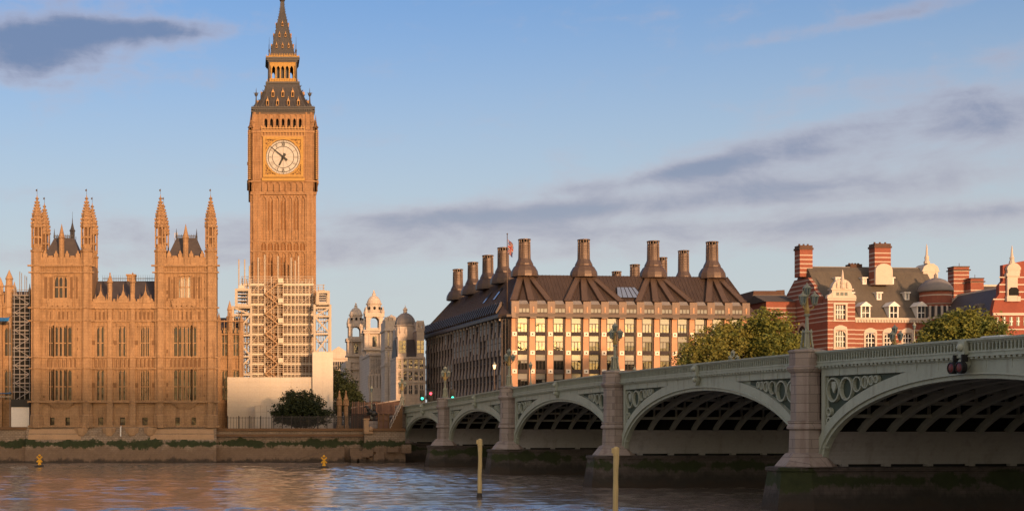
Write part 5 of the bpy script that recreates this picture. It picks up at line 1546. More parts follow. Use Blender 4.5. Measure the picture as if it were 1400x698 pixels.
# roof windows between the ducts
for k in range(14):
    u0 = pil[k]+.75; u1 = (pil[k+1]-.75) if k < 13 else LF-.6
    if k == 13: continue
    b = MB(); b.box(u0, -.55, EV+.75, u1, .4, EV+2.25); o = b.build('roof_window', M['roof_pane'], off)
    b = MB()
    for q in range(4): x = u0+(u1-u0)*q/3; b.box(x-.06, -.62, EV+.7, x+.06, -.553, EV+2.3)
    b.box(u0-.06,-.64,EV+1.55,u1+.06,-.556,EV+2.25); b.box(u0-.15,-.68,EV+2.25,u1+.15,.5,EV+2.42); b.box(u0-.15,-.7,EV+.55,u1+.15,-.3,EV+.75)
    b.build('frame', M['bronze_d'], o)
    b = MB(); b.taper(u0,-.3,u1,.6,EV+2.42,u0+.3,.3,u1-.3,.9,Z1+.15); b.build('hood', M['lead'], o)
# chimneys
def chimney(u, v, s=1.0, zt=45.1, base=True):
    b = MB(); z = Z2-.4
    if base: b.lathe(u, v, [(2.75*s,z),(2.75*s,z+.5),(2.65*s,z+1.1),(2.15*s,z+2.0),(1.75*s,z+2.35),(1.75*s,z+2.6),(1.35*s,z+3.4),(1.25*s,z+3.7)], 12)
    b.lathe(u, v, [(1.28*s,z+3.2),(1.12*s,zt-.9),(1.2*s,zt-.88),(1.2*s,zt-.7)], 12)
    for q in range(1, 7): zz = z+3.6+(zt-z-4.6)*q/7; b.lathe(u, v, [(1.2*s,zz-.05),(1.26*s,zz),(1.2*s,zz+.05)], 12)
    for q in range(12):
        a = 2*math.pi*q/12+.13; b.bar((u+1.2*s*math.cos(a),v+1.2*s*math.sin(a),z+3.5),(u+1.14*s*math.cos(a),v+1.14*s*math.sin(a),zt-.85),.09,.09)
        b.bar((u+1.1*s*math.cos(a),v+1.1*s*math.sin(a),zt-.72),(u+1.15*s*math.cos(a),v+1.15*s*math.sin(a),zt-.12),.12,.12)
    b.lathe(u, v, [(1.3*s,zt-.16),(1.3*s,zt),(1.2*s,zt+.03)], 12)
    o = b.build('chimney', M['bronze_l'], off)
    b = MB(); b.lathe(u, v, [(.85*s,zt-.75),(.85*s,zt-.15)], 10); b.build('flue', M['void'], o)
front_c = [solveL(p, 6.0) for p in (717, 798, 893, 973.5)]
for p, u, t in zip((717,798,893,973.5), front_c, (327,327.5,329.5,330.5)): chimney(u, 6.0, 1.0, cz(t, u, 6.0))
for p, t in ((688,338.5),(667,349),(646.5,358.5),(626,368)):
    v = solveV(p, i2l); chimney(i2l, v, 1.0, cz(t, i2l, v))
for p, t in ((934.5,342.5),(905,352),(868,361.5),(843,371)):
    v = solveV(p, 47.5); chimney(47.5, v, .95, cz(t, 47.5, v))
# bronze ducts fan from the pillars to the chimneys
zd = lambda t: (.9+5.1*t-.18, Z1+(Z2-Z1)*t+.12)
for ci, c in enumerate(front_c):
    near = [u for u in pil if min(range(4), key=lambda q: abs(front_c[q]-u)) == ci]
    for u in near:
        b = MB(); q0, q1 = zd(0), zd(1.0); ux = c+(u-c)*.18
        b.add([(u-.75,q0[0]-.35,q0[1]+.1),(u+.75,q0[0]-.35,q0[1]+.1),(ux+.62,q1[0]-.3,q1[1]+.25),(ux-.62,q1[0]-.3,q1[1]+.25),(u-.75,q0[0]+.5,q0[1]-.3),(u+.75,q0[0]+.5,q0[1]-.3),(ux+.62,q1[0]+.5,q1[1]-.3),(ux-.62,q1[0]+.5,q1[1]-.3)],
              [(0,1,2,3),(0,4,5,1),(1,5,6,2),(2,6,7,3),(3,7,4,0)])
        for e in (-.68,.68): b.bar((u+e,q0[0]-.38,q0[1]+.12),(ux+e*.8,q1[0]-.33,q1[1]+.28),.09,.12)
        b.box(u-.78, -.72, EV+.35, u+.78, .35, Z1-.05); b.taper(u-.6,-.72,u+.6,.3,EV-.35,u-.78,-.74,u+.78,.35,EV+.36)
        o = b.build('roof_duct', M['bronze_l'], off)
        b = MB(); b.box(u-.14,-.79,EV+.8,u+.14,-.755,EV+1.9); b.build('duct_light', M['sand'], o)
b = MB(); b.box(0.2,-.68,EV-.14,LF+.3,-.02,EV+.34); b.build('gutter', M['bronze_d'], off)
# roof skylight
u0, u1 = solveL(843, 3.4), solveL(873, 3.4)
def sl(u, t, o_=.25): q = zd(t); return (u, q[0]-o_*.6, q[1]+o_*.4)
b = MB(); b.add([sl(u0-.6,.14),sl(u1+.2,.14),sl(u1-.8,.52),sl(u0+.0,.52)],[(0,1,2,3)]); o = b.build('skylight', M['skylight'], off)
b = MB()
for i in range(6): t = i/5; b.bar(sl(u0-.6+(u1-u0+.8)*t,.14,.3),sl(u0+(u1-u0-.8)*t,.52,.3),.07,.1)
b.build('frame', M['bronze_d'], o)
for v_ in (14, 22):                                   # skylights in the side slope
    b = MB(); dx = lambda t: (.9+(i2l-.9)*t-.2, Z1+(Z2-Z1)*t+.15)
    b.add([(dx(.25)[0],v_,dx(.25)[1]),(dx(.7)[0],v_+.6,dx(.7)[1]),(dx(.7)[0],v_+1.9,dx(.7)[1]),(dx(.25)[0],v_+1.4,dx(.25)[1])],[(0,1,2,3)]); b.build('skylight', M['skylight'], off)
# flag
fp = ct_ @ Vector((1.2, 1.2, 0)); fy = fp.y
fz = lambda p: gz(p, fy); fxp = gx(693.5, fy)
t = thing('flagpole', 'flagpole with red, white and blue flag at the bronze roof corner', 'flagpole', (fxp, fy, fz(416)))
b = MB(); b.tube((fxp,fy,fz(416)-1),(fxp,fy,fz(320)),.14,8,.07); b.ball((fxp,fy,fz(319.6)),.16,8); b.build('pole', M['bronze_l'], t)
fl = MB(); W_, H_, n = 1.05, 2.7, 10
def fpt(u, v): return (fxp+.12+W_*u+.12*math.sin(v*5), fy+.35*math.sin(u*7+v*2)*u, fz(327)-H_*v-.9*u)
def fpatch(mb, u0,u1,v0,v1, o=0, m=0):
    for i in range(6):
        for j in range(6):
            q = [(u0+(u1-u0)*(i+a)/6, v0+(v1-v0)*(j+c)/6) for a, c in ((0,0),(1,0),(1,1),(0,1))]
            mb.add([(fpt(*p)[0], fpt(*p)[1]-o, fpt(*p)[2]) for p in q], [(0,1,2,3)], m)
fpatch(fl, 0,1,0,1, 0, 0)
for s_ in (-1, 1):
    fpatch(fl, .36,.64,0,1, .02*s_, 1); fpatch(fl, 0,1,.38,.62, .022*s_, 1); fpatch(fl, .42,.58,0,1, .03*s_, 2); fpatch(fl, 0,1,.43,.57, .032*s_, 2)
    for k in range(8):
        for m_, w_, oo in ((1,.12,.012),(2,.05,.016)):
            u_ = k/8; fpatch(fl, u_,u_+.125,max(0,u_-w_+.06),min(1,u_+w_+.06), oo*s_, m_); fpatch(fl, u_,u_+.125,max(0,.94-u_-w_),min(1,.94-u_+w_), oo*s_*1.1, m_)
fl.build('flag', [M['flag_b'], M['flag_w'], M['flag_r']], t)

# ------------------------------------------------------------------ baroque government buildings far down the street
def rect_windows(t, Y, xs, zrows, w, m=M['wglass'], fr=M['pale_st']):
    for px_ in xs:
        for y0, y1 in zrows:
            a, e = gx(px_-w/2,Y), gx(px_+w/2,Y); window(t, a, e, gz(y1,Y), gz(y0,Y), Y+.25, m, fr, 1, (.5,), .12, fd=.15)
YB = 420.0
def dome_tower(label, pc, s, ytop, Y, z0):
    """square baroque belfry: columns, open arches, drum and dome. s in photo pixels of width"""
    x = gx(pc, Y); k = Y/F*s; z = lambda p: gz(ytop+p*s/30.0, Y)
    t = thing('dome_tower', label, 'tower', (x, Y+k/2, z0))
    b = MB(); h = k/2; cy = Y+h
    b.box(x-h, Y, z0, x+h, Y+k, z(98))
    for p in (98, 88, 64, 61): b.box(x-h-.3, Y-.3, z(p), x+h+.3, Y+k+.3, z(p-2.2))
    b.box(x-h*.82, Y+k*.09, z(96), x+h*.82, Y+k*.91, z(88))
    for sx in (-1,1):
        for sy in (0,1):
            yy = Y+k*.14 if sy == 0 else Y+k*.86
            b.box(x+sx*h*.62-h*.2, yy-h*.2, z(62), x+sx*h*.62+h*.2, yy+h*.2, z(37))
            b.lathe(x+sx*h*.88, yy-(h*.16 if sy == 0 else -h*.16), [(h*.09,z(86)),(h*.08,z(65))], 8)
            b.lathe(x+sx*h*.55, yy-(h*.2 if sy == 0 else -h*.2), [(h*.09,z(86)),(h*.08,z(65))], 8)
            b.box(x+sx*h*.72-h*.26, yy-h*.22, z(86), x+sx*h*.72+h*.26, yy+h*.22, z(64))
            b.lathe(x+sx*h*.8, yy, [(h*.14,z(37)),(h*.18,z(33)),(h*.1,z(29)),(.02,z(24))], 8)
    b.box(x-h*.92, Y+.1, z(40), x+h*.92, Y+k-.1, z(36)); b.box(x-h*.8, Y+k*.1, z(37), x+h*.8, Y+k*.9, z(34.6))
    b.build('belfry', M['pale_st'], t)
    af = MB()
    for T in [Matrix.Translation((x,cy,0)) @ Matrix.Rotation(q*math.pi/2,4,'Z') for q in range(4)]:
        af.T = T; arch_fill(af, -h*.42, h*.42, z(39.8), h*.42, -h*.85, -h*.6, pointed=False); af.box(-h*.45,-h*.8,z(61),h*.45,-h*.6,z(56))
    af.T = None; af.build('arch', M['pale_st'], t)
    v = MB(); v.box(x-h*.6, Y+h*.35, z(88), x+h*.6, Y+k-h*.35, z(63)); v.build('core', M['pale_st'], t); v = MB(); v.box(x-h*.2, Y+h*.33, z(83), x+h*.2, Y+h*.348, z(68)); v.build('window', M['wglass'], t)
    d = MB(); d.lathe(x, cy, [(h*.80,z(35)),(h*.80,z(33)),(h*.68,z(32.5)),(h*.68,z(22)),(h*.78,z(21.5)),(h*.78,z(20)),(h*.66,z(19.5))], 16); d.build('drum', M['pale_st'], t)
    o = MB()
    for q in range(8):
        a = q*math.pi/4; o.lathe(x+h*.66*math.cos(a), cy+h*.66*math.sin(a), [(.02,z(29.8)),(h*.13,z(28.5)),(h*.13,z(26)),(.02,z(24.8))], 8)
    o.build('round_window', M['void'], t)
    d = MB(); d.lathe(x, cy, [(h*.70,z(19.6)),(h*.66,z(17)),(h*.56,z(13.5)),(h*.4,z(10.6)),(h*.2,z(8.6)),(h*.16,z(8)),(h*.18,z(5.5)),(h*.07,z(4)),(h*.1,z(2.5)),(.02,z(0))], 16, smooth=False)
    d.build('dome', M['pale_st'], t)
    return t
gb = thing('government_building', 'long pale stone government building with arched upper windows', 'government building', (gx(520,YB), YB, 6))
b = MB(); Y = YB
b.box(gx(473,Y+14), Y+14, 6, gx(505,Y+14), Y+40, gz(493,Y+14)); b.box(gx(496,Y), Y+1, 6, gx(530,Y), Y+40, gz(484,Y))
b.box(gx(505,Y-25), Y-25, 6, gx(527,Y-25), Y, gz(482,Y-25)); b.box(gx(504,Y-25), Y-25.5, gz(486,Y-25), gx(527,Y-25), Y, gz(483.5,Y-25))
b.box(gx(504,Y-25), Y-25.6, gz(513,Y-25), gx(527,Y-25), Y-25.01, gz(511,Y-25)); b.box(gx(504,Y-25), Y-26, gz(548,Y-25), gx(527,Y-25), Y-25.02, gz(530,Y-25))
for p in (476, 497): b.box(gx(p,Y+14)-.8, Y+13.4, 6, gx(p,Y+14)+.8, Y+14.01, gz(493,Y+14))
for p in (504.5, 508.5, 513, 517.5, 522): b.box(gx(p,Y-25)-.35, Y-25.9, gz(530,Y-25), gx(p,Y-25)+.35, Y-25.03, gz(513,Y-25))
for y in (505, 520): b.box(gx(473,Y+14)-.4, Y+13.2, gz(y,Y+14), gx(505,Y+14), Y+13.98, gz(y-1.6,Y+14)); b.box(gx(496,Y)-.3, Y+.3, gz(y+4,Y), gx(506,Y), Y+.98, gz(y+2.4,Y))
b.build('wall', M['pale_st'], gb)
for p in (480, 487): window(gb, gx(p-1.7,Y+14), gx(p+1.7,Y+14), gz(528,Y+14), gz(519,Y+14), Y+13.85, M['wglass'], M['pale_st'], 1, (.5,), .12)
b = MB(); b.lathe(gx(487,Y+14), Y+13.9, [(.02,0),(.02,.1)], 4); 
for q in range(6):
    p = 506.5+q*3.4; window(gb, gx(p,Y-25)+.15, gx(p+2.5,Y-25)-.1, gz(510,Y-25), gz(490,Y-25), Y-25.06, M['wglass'], M['pale_st'], 1, (.35,.7), .16)
    window(gb, gx(p,Y-25)+.15, gx(p+2.5,Y-25)-.1, gz(529,Y-25), gz(515,Y-25), Y-25.07, M['wglass'], M['pale_st'], 1, (.5,), .16)
dome_tower('domed stone belfry tower farther back, left behind the taller one', 487.5, 25.5, 412, YB+14, gz(494,YB+14))
dome_tower('taller domed stone belfry tower rising over the long arcade', 512.5, 28.5, 394.5, YB, gz(486,YB))
t = thing('pavilion_tower', 'square pale stone pavilion block beside the taller belfry tower', 'tower', (gx(536,380), 380, 6))
Y = 380; b = MB(); x = lambda p: gx(p,Y); z = lambda p: gz(p,Y)
b.box(x(526.5), Y, 6, x(546), Y+12, z(438)); b.box(x(525), Y-.5, z(452), x(547.5), Y+12.5, z(449.6)); b.box(x(525.5), Y-.35, z(500), x(547), Y+12, z(497)); b.box(x(525.8), Y-.3, z(478), x(546.8), Y+12, z(476))
b.box(x(528), Y+.8, z(438), x(544.5), Y+11, z(434)); 
for p in (528, 534, 539, 544.5): b.lathe(x(p), Y-.1, [(.55,z(497)),(.5,z(479))], 8); b.lathe(x(p), Y-.1, [(.5,z(475)),(.45,z(452.5))], 8); b.box(x(p)-.4, Y+.2, z(438), x(p)+.4, Y+1, z(433)); b.box(x(p)-.5, Y-.45, 6, x(p)+.5, Y-.01, z(501))
b.lathe(x(537), Y+4, [(1.2,z(434)),(1.2,z(431)),(.5,z(429.6)),(.02,z(428))], 8)
b.build('wall', M['pale_st'], t)
for y0, y1 in ((455,472),(481,495),(505,520)):
    for p in (531, 536.7, 541.8): window(t, x(p)-.5, x(p)+.5, z(y1), z(y0), Y-.04, M['wglass'], M['pale_st'], 1, (.5,), .1, fd=.14)
# domed corner building by the bridge foot
Y = 330; x = lambda p: gx(p,Y); z = lambda p: gz(p,Y)
dm = thing('domed_building', 'grey domed stone building with steep gables next to the office block', 'government building', (x(561), Y, 6))
b = MB()
b.box(x(542), Y, 6, x(580.5), Y+14, z(488)); b.box(x(541.5), Y-.4, z(490), x(581), Y+14.3, z(487.5)); b.box(x(541.6), Y-.3, z(523), x(580.8), Y+14, z(521)); b.box(x(541.6), Y-.3, z(506), x(580.8), Y+14, z(504.8))
for p0, p1, yt in ((544,556,446),(570,580,438)):
    b.box(x(p0), Y+.3, z(488), x(p1), Y+8, z(yt+14)); b.pxz([(x(p0)-.2,z(yt+14)),(x(p1)+.2,z(yt+14)),(x(p1)-.6,z(yt+9)),(x((p0+p1)/2)+.7,z(yt)),(x((p0+p1)/2)-.7,z(yt)),(x(p0)+.6,z(yt+9))], Y+.2, Y+8)
    for q in (p0+.7, p1-.7): b.lathe(x(q), Y+.6, [(.35,z(yt+14)),(.35,z(yt+6)),(.02,z(yt-1))], 6)
for p in (543, 550, 557.5, 565, 572.5, 579.8): b.box(x(p)-.3, Y-.25, 6, x(p)+.3, Y-.01, z(490))
b.build('wall', M['pale_st'], dm)
for p in (546.5, 553.7, 561.2, 568.7, 576.2):
    for y0, y1 in ((492,503),(508,519),(526,538)): window(dm, x(p)-.75, x(p)+.75, z(y1), z(y0), Y-.05, M['glass_k'], M['pale_st'], 1, (.5,), .12, fd=.15)
for p0, p1 in ((544,556),(570,580)):
    window(dm, x((p0+p1)/2)-.8, x((p0+p1)/2)+.8, z(482), z(465), Y+.24, M['glass_k'], M['pale_st'], 1, (.33,.66), .12, fd=.1)
r_ = MB(); r_.pyz([(Y+.8,z(488)),(Y+5,z(462)),(Y+9,z(462)),(Y+13.5,z(488))], x(543), x(580)); r_.build('roof', M['slate'], dm)
b = MB(); xc, yc_ = x(561.8), Y+12; b.box(xc-2.8, yc_-2.8, z(500), xc+2.8, yc_+2.8, z(446)); b.lathe(xc, yc_, [(2.55,z(447)),(2.55,z(441)),(2.8,z(440)),(2.6,z(439))], 16); b.build('drum', M['pale_st'], dm)
b = MB(); b.lathe(xc, yc_, [(2.5,z(440)),(2.45,z(435)),(2.15,z(430)),(1.6,z(426)),(.9,z(423)),(.5,z(422))], 16, smooth=True)
for k in range(12):
    a = 2*math.pi*k/12
    for (r0,p0),(r1,p1) in zip(((2.5,440),(2.45,435),(2.15,430),(1.6,426)),((2.45,435),(2.15,430),(1.6,426),(.9,423))): b.bar((xc+r0*math.cos(a),yc_+r0*math.sin(a),z(p0)),(xc+r1*math.cos(a),yc_+r1*math.sin(a),z(p1)),.12,.12)
o = b.build('dome', M['lead'], dm)
b = MB(); b.lathe(xc, yc_, [(.5,z(423)),(.5,z(418)),(.65,z(417.5)),(.35,z(415)),(.1,z(413.5)),(.02,z(410))], 8); b.build('cupola', M['pale_st'], o)
Y = 500; x = lambda p: gx(p,Y); z = lambda p: gz(p,Y)
t = thing('distant_building', 'low pale building glimpsed between hoarding and belfry towers', 'building', (x(464), Y, 6))
b = MB(); b.box(x(440), Y, 6, x(480), Y+14, z(480)); b.box(x(439), Y-.5, z(490), x(481), Y-.01, z(488)); b.pxz([(x(452),z(480)),(x(474),z(480)),(x(463),z(473))], Y+.5, Y+10); b.build('wall', M['pale_st'], t)
for p in (455, 461, 467, 473): window(t, x(p)-.7, x(p)+.7, z(505), z(494), Y-.05, M['wglass'], M['pale_st'], 1, (.5,), .12, fd=.1)

# ------------------------------------------------------------------ banded brick building
NY = 275.0; NX = gx(1129.5, NY)
nt = Matrix.Translation((NX,NY,0)) @ Matrix.Rotation(BA,4,'Z')
nb_ = thing('banded_brick_building', 'red brick building with white stone bands, dormers and tall chimneys', 'building', (NX,NY,0), BA, local=True)
def nz(p, u=0, v=0): return gz(p, NY+sa*u+ca*v)
def nu(p, v=0):
    k = (p-PX)/F; return (k*(NY+ca*v)-NX+sa*v)/(ca-k*sa)
NE = nz(436); NL = nu(1300); ND = 20.0
GB = nu(1167)                                         # projecting gabled bay
wn = [(1140,1153.5,474,452),(1140,1153.5,436,417)]
wn2 = [(1183.5,1196,474,455.5),(1209,1221.5,474,455.5),(1234.5,1246,474,455.5),(1258,1268,474,457)]
b = MB(); H1 = [(nu(a), nu(e), nz(y0), nz(y1)) for a, e, y0, y1 in wn]
wall(b, 0, GB, GZ, nz(407), -.6, H1, .4)
b.add([(0,-.6,GZ),(0,ND,GZ),(0,ND,NE),(0,-.6,NE)],[(3,2,1,0)]); b.add([(0,-.6,NE),(0,1.2,NE),(0,1.2,nz(407)),(0,-.6,nz(407))],[(3,2,1,0)])
b.add([(GB,-.6,GZ),(GB,3,GZ),(GB,3,nz(407)),(GB,-.6,nz(407))],[(0,1,2,3)])
H2 = [(nu(a), nu(e), nz(y0,20), nz(y1,20)) for a, e, y0, y1 in wn2]
wall(b, GB, NL, GZ, NE, 0, H2, .4)
b.add([(NL,0,GZ),(NL,ND,GZ),(NL,ND,NE),(NL,0,NE)],[(0,1,2,3)])
# stepped end gable on the street side
NR = nz(365.5, 4, 10)
b.pyz([(ND,NE-.5),(-.6,NE-.5),(.8,nz(420)),(2.2,nz(413)),(2.2,nz(404)),(4.6,nz(392)),(4.6,nz(388)),(7.2,nz(374)),(12.8,nz(374)),(16,nz(392)),(18,nz(404)),(ND,nz(420))][::-1], -.02, .7)
b.build('wall', M['brick_b'], nb_)
b = MB()
for (a, e, y0, y1), yy in [(w, -.6) for w in wn]+[(w, 0) for w in wn2]:
    u0, u1 = nu(a), nu(e); z0, z1 = nz(y0,u0), nz(y1,u0)
    b.box(u0-.4, yy-.14, z0-.3, u0-.02, yy-.004, z1+.1); b.box(u1+.02, yy-.14, z0-.3, u1+.4, yy-.004, z1+.1); b.box(u0-.5, yy-.2, z0-.5, u1+.5, yy-.005, z0-.3)
    if yy == 0 or y0 > 450:
        b.pxz([(u0-.45,z1+.1),(u1+.45,z1+.1),(u1+.2,z1+.75),((u0+u1)/2+.3,z1+1.1),((u0+u1)/2-.3,z1+1.1),(u0-.2,z1+.75)], yy-.16, yy-.006)
        arch_fill(b, u0, u1, z1, .8, yy-.05, yy+.2, pointed=False)
    else: b.box(u0-.45, yy-.18, z1+.1, u1+.45, yy-.006, z1+.45)
# cornice with brackets
b.box(GB, -.55, NE-.1, NL, -.003, NE+.35); b.box(GB, -.3, NE-.6, NL, -.004, NE-.1)
for i in range(34): u = GB+(NL-GB)*(i+.5)/34; b.box(u-.15, -.5, NE-.55, u+.15, -.302, NE-.1)
b.box(-.1, -.8, nz(411), GB+.1, -.604, nz(408.5))
# shaped white gable over the bay
zg = nz(408); pc = (nu(1135)+nu(1162))/2; hw = (nu(1162)-nu(1135))/2
b.box(pc-hw, -.75, zg, pc+hw, .3, nz(396)); b.box(pc-hw-.3, -.95, nz(396.5), pc+hw+.3, .4, nz(394.6))
b.pxz([(pc+hw*math.cos(math.pi*i/14), nz(394.6)+hw*.92*math.sin(math.pi*i/14)) for i in range(15)], -.8, .2)
for sx in (-1,1):
    b.pxz([(pc+sx*hw,zg),(pc+sx*(hw+1.0),zg),(pc+sx*(hw+.9),zg+.6),(pc+sx*(hw+.3),zg+.9),(pc+sx*hw,nz(400))][::sx], -.7, .1)
    b.lathe(pc+sx*hw*.5, -.9, [(.2,nz(394)),(.26,nz(388)),(.05,nz(385))], 6)
b.lathe(pc, -.95, [(.5,nz(394.5)),(.34,nz(389)),(.42,nz(386)),(.3,nz(383)),(.14,nz(372)),(.02,nz(368.5))], 8)
b.build('dressing', M['wstone'], nb_)
for (a, e, y0, y1), yy, nm, tr in [(w, -.6, 3, (.33,.66)) for w in wn]+[(w, 0, 2, (.33,.66)) for w in wn2]:
    window(nb_, nu(a), nu(e), nz(y0,nu(a)), nz(y1,nu(a)), yy+.25, M['wglass'], M['white'], nm, tr, .14, fd=.12)
for i in range(3):
    u = pc-1.2+i*.85; g = MB(); g.box(u, -.78, nz(404), u+.65, -.752, nz(399.5)); g.build('window', M['wglass'], nb_)
# blind arch and pale banding in the end gable
b = MB(); b.pyz([(9.5+1.3*math.cos(math.pi*i/10), nz(452)+1.6*math.sin(math.pi*i/10)) for i in range(11)]+[(8.2,nz(462)),(10.8,nz(462))], -.12, -.03); b.build('gable_window', M['wglass'], nb_)
b = MB(); 
for i in range(9):
    a0, a1 = math.pi*i/9+.05, math.pi*(i+1)/9-.05
    b.pyz([(9.5+1.45*math.cos(a0),nz(452)+1.75*math.sin(a0)),(9.5+2.0*math.cos(a0),nz(452)+2.4*math.sin(a0)),(9.5+2.0*math.cos(a1),nz(452)+2.4*math.sin(a1)),(9.5+1.45*math.cos(a1),nz(452)+1.75*math.sin(a1))], -.1, -.025)
b.build('voussoir', M['wstone'], nb_)
# roof
r_ = MB(); r_.pyz([(.5,NE+.2),(8.2,NR-1),(9.3,NR),(11.5,NR),(ND,NE)], .75, NL)
nro = r_.build('roof', M['roof_t'], nb_)
b = MB(); b.box(.8, 9.6, NR, NL, 10.4, NR+.18); b.build('ridge_tile', M['lead'], nro)
sl_ = lambda z: .5+(z-NE-.2)/(NR-1-NE-.2)*7.7
def ndormer(pc_, yb, yt, w, big):
    u = nu(pc_, 2); z0, z1 = nz(yb,u,sl_(nz(yb,u))), nz(yt,u,sl_(nz(yb,u))); y = sl_(z0)-.15
    h = (z1-z0)*(.72 if big else .85)
    b = MB(); d = 3.4
    b.box(u-w/2, y, z0, u-w/2+.25, y+d, z0+h); b.box(u+w/2-.25, y, z0, u+w/2, y+d, z0+h); b.box(u-w/2, y+.02, z0-.1, u+w/2, y+.5, z0+.12)
    if big: b.pxz([(u-w/2-.3,z0+h),(u+w/2+.3,z0+h),(u+w/2*.7,z0+h+.5),(u,z1),(u-w/2*.7,z0+h+.5)], y-.25, y+d)
    else: b.box(u-w/2-.2, y-.25, z0+h, u+w/2+.2, y+d, z1)
    o = b.build('dormer', M['white'], nb_)
    g = MB(); g.box(u-w/2+.25, y+.15, z0+.12, u+w/2-.25, y+.22, z0+h); g.build('pane', M['wglass'], o)
    f = MB()
    f.box(u-.07, y+.05, z0+.12, u+.07, y+.14, z0+h)
    if big: f.box(u-w/2+.25, y+.06, z0+h*.5-.08, u+w/2-.25, y+.145, z0+h*.5+.08)
    f.build('frame', M['white'], o)
for p in (1177, 1215.5, 1253.5): ndormer(p, 436, 412, 2.0, True)
for p in (1169, 1207.5, 1246): ndormer(p, 409, 399, 1.0, False)
for p in (1159.5, 1197, 1235): ndormer(p, 387.5, 378.5, .85, False)
def nchim(p0, p1, yt, yb, v, plinth=False, m=None, d=2.2):
    u0, u1 = nu(p0,v), nu(p1,v); z1, z0 = nz(yt,u0,v), nz(yb,u0,v)
    b = MB(); b.box(u0, v, z0, u1, v+d, z1-.5); o = b.build('chimney', m or M['brick_b'], nb_)
    b = MB(); b.box(u0-.15, v-.15, z1-.9, u1+.15, v+d+.15, z1-.5); b.box(u0, v, z1-.5, u1, v+d, z1)
    for q in range(3): uu = u0+(u1-u0)*(q+.5)/3; b.lathe(uu, v+d/2, [(.22,z1),(.18,z1+.4)], 8)
    b.build('chimney_cap', M['brick_d'], o)
    if plinth:
        b = MB(); ph = nz(363,u0,v); b.box(u0-.1, v-.5, z0, u1+.1, v-.004, ph-1); b.pxz([((u0+u1)/2+(u1-u0+.2)/2*math.cos(math.pi*i/10), ph-1+1.4*math.sin(math.pi*i/10)) for i in range(11)], v-.5, v-.005); b.build('niche', M['wstone'], o)
nchim(1093.5, 1111, 335, 378, 9.0)
nchim(1196, 1218, 332.5, 389, 4.2, True)
b = MB(); u0, u1 = nu(1161,10), nu(1177,10); b.box(u0,9.5,NR-.2,u1,11.5,nz(361,u0,10)); 
for q in range(4): b.lathe(u0+(u1-u0)*(q+.5)/4, 10.5, [(.25,nz(361,u0,10)),(.2,nz(359,u0,10))], 6)
b.build('chimney', M['brick_d'], nb_)
# corner turret with lead dome
u, v = nu(1279, 1.5), 1.5; k = 20.5*NY/F
b = MB(); b.lathe(u, v, [(k,GZ),(k,nz(416,u)),(k+.25,nz(415,u)),(k+.25,nz(413.4,u)),(k,nz(413,u)),(k,nz(397,u))], 20); b.build('round_turret', M['brick_b'], nb_)
b = MB(); b.lathe(u, v, [(k+.35,nz(398,u)),(k+.4,nz(396,u)),(k+.1,nz(391,u)),(k*.85,nz(386,u)),(k*.6,nz(382,u)),(k*.3,nz(379.5,u)),(.3,nz(378.5,u)),(.3,nz(375,u)),(.05,nz(372,u))], 20, smooth=True); b.build('turret_dome', M['lead'], nb_)
b = MB()
for q in range(9):
    a = math.pi+math.pi*(q+.5)/9; b.box(u+k*math.cos(a)-.35, v+k*math.sin(a)-.12, nz(434,u), u+k*math.cos(a)+.35, v+k*math.sin(a)+.12, nz(419,u))
b.build('turret_window', M['wglass'], nb_)
b = MB(); b.lathe(u, v, [(k+.1,nz(436,u)),(k+.12,nz(434.5,u)),(k+.1,nz(433,u))], 20)
for q in range(10):
    a = math.pi+math.pi*q/9; b.box(u+k*math.cos(a)-.2, v+k*math.sin(a)-.2, nz(434,u), u+k*math.cos(a)+.2, v+k*math.sin(a)+.2, nz(418,u))
b.build('turret_dressing', M['wstone'], nb_)
# far gable with obelisk
u = nu(1268.5, 9); zz = lambda p: nz(p,u,9)
b = MB(); b.box(u-1.6, 8, zz(400), u+1.6, 12, zz(372)); b.pxz([(u-1.9,zz(372)),(u+1.9,zz(372)),(u+1.5,zz(365)),(u+.6,zz(361)),(u-.6,zz(361)),(u-1.5,zz(365))], 7.9, 11.5)
b.lathe(u-.6, 8.4, [(.6,zz(361)),(.6,zz(358)),(.38,zz(356)),(.45,zz(352)),(.24,zz(349)),(.14,zz(338)),(.02,zz(333.5))], 8); b.build('gable', M['wstone'], nb_)
b = MB(); b.pxz([(nu(1277,4)-1.2,nz(395)),(nu(1277,4)+1.6,nz(395)),(nu(1277,4)+.2,nz(383))], 3.6, 5); b.tube((nu(1279.5,4),4,nz(388)),(nu(1279.5,4),4,nz(362)),.06,5); b.build('small_gable', M['wstone'], nb_)
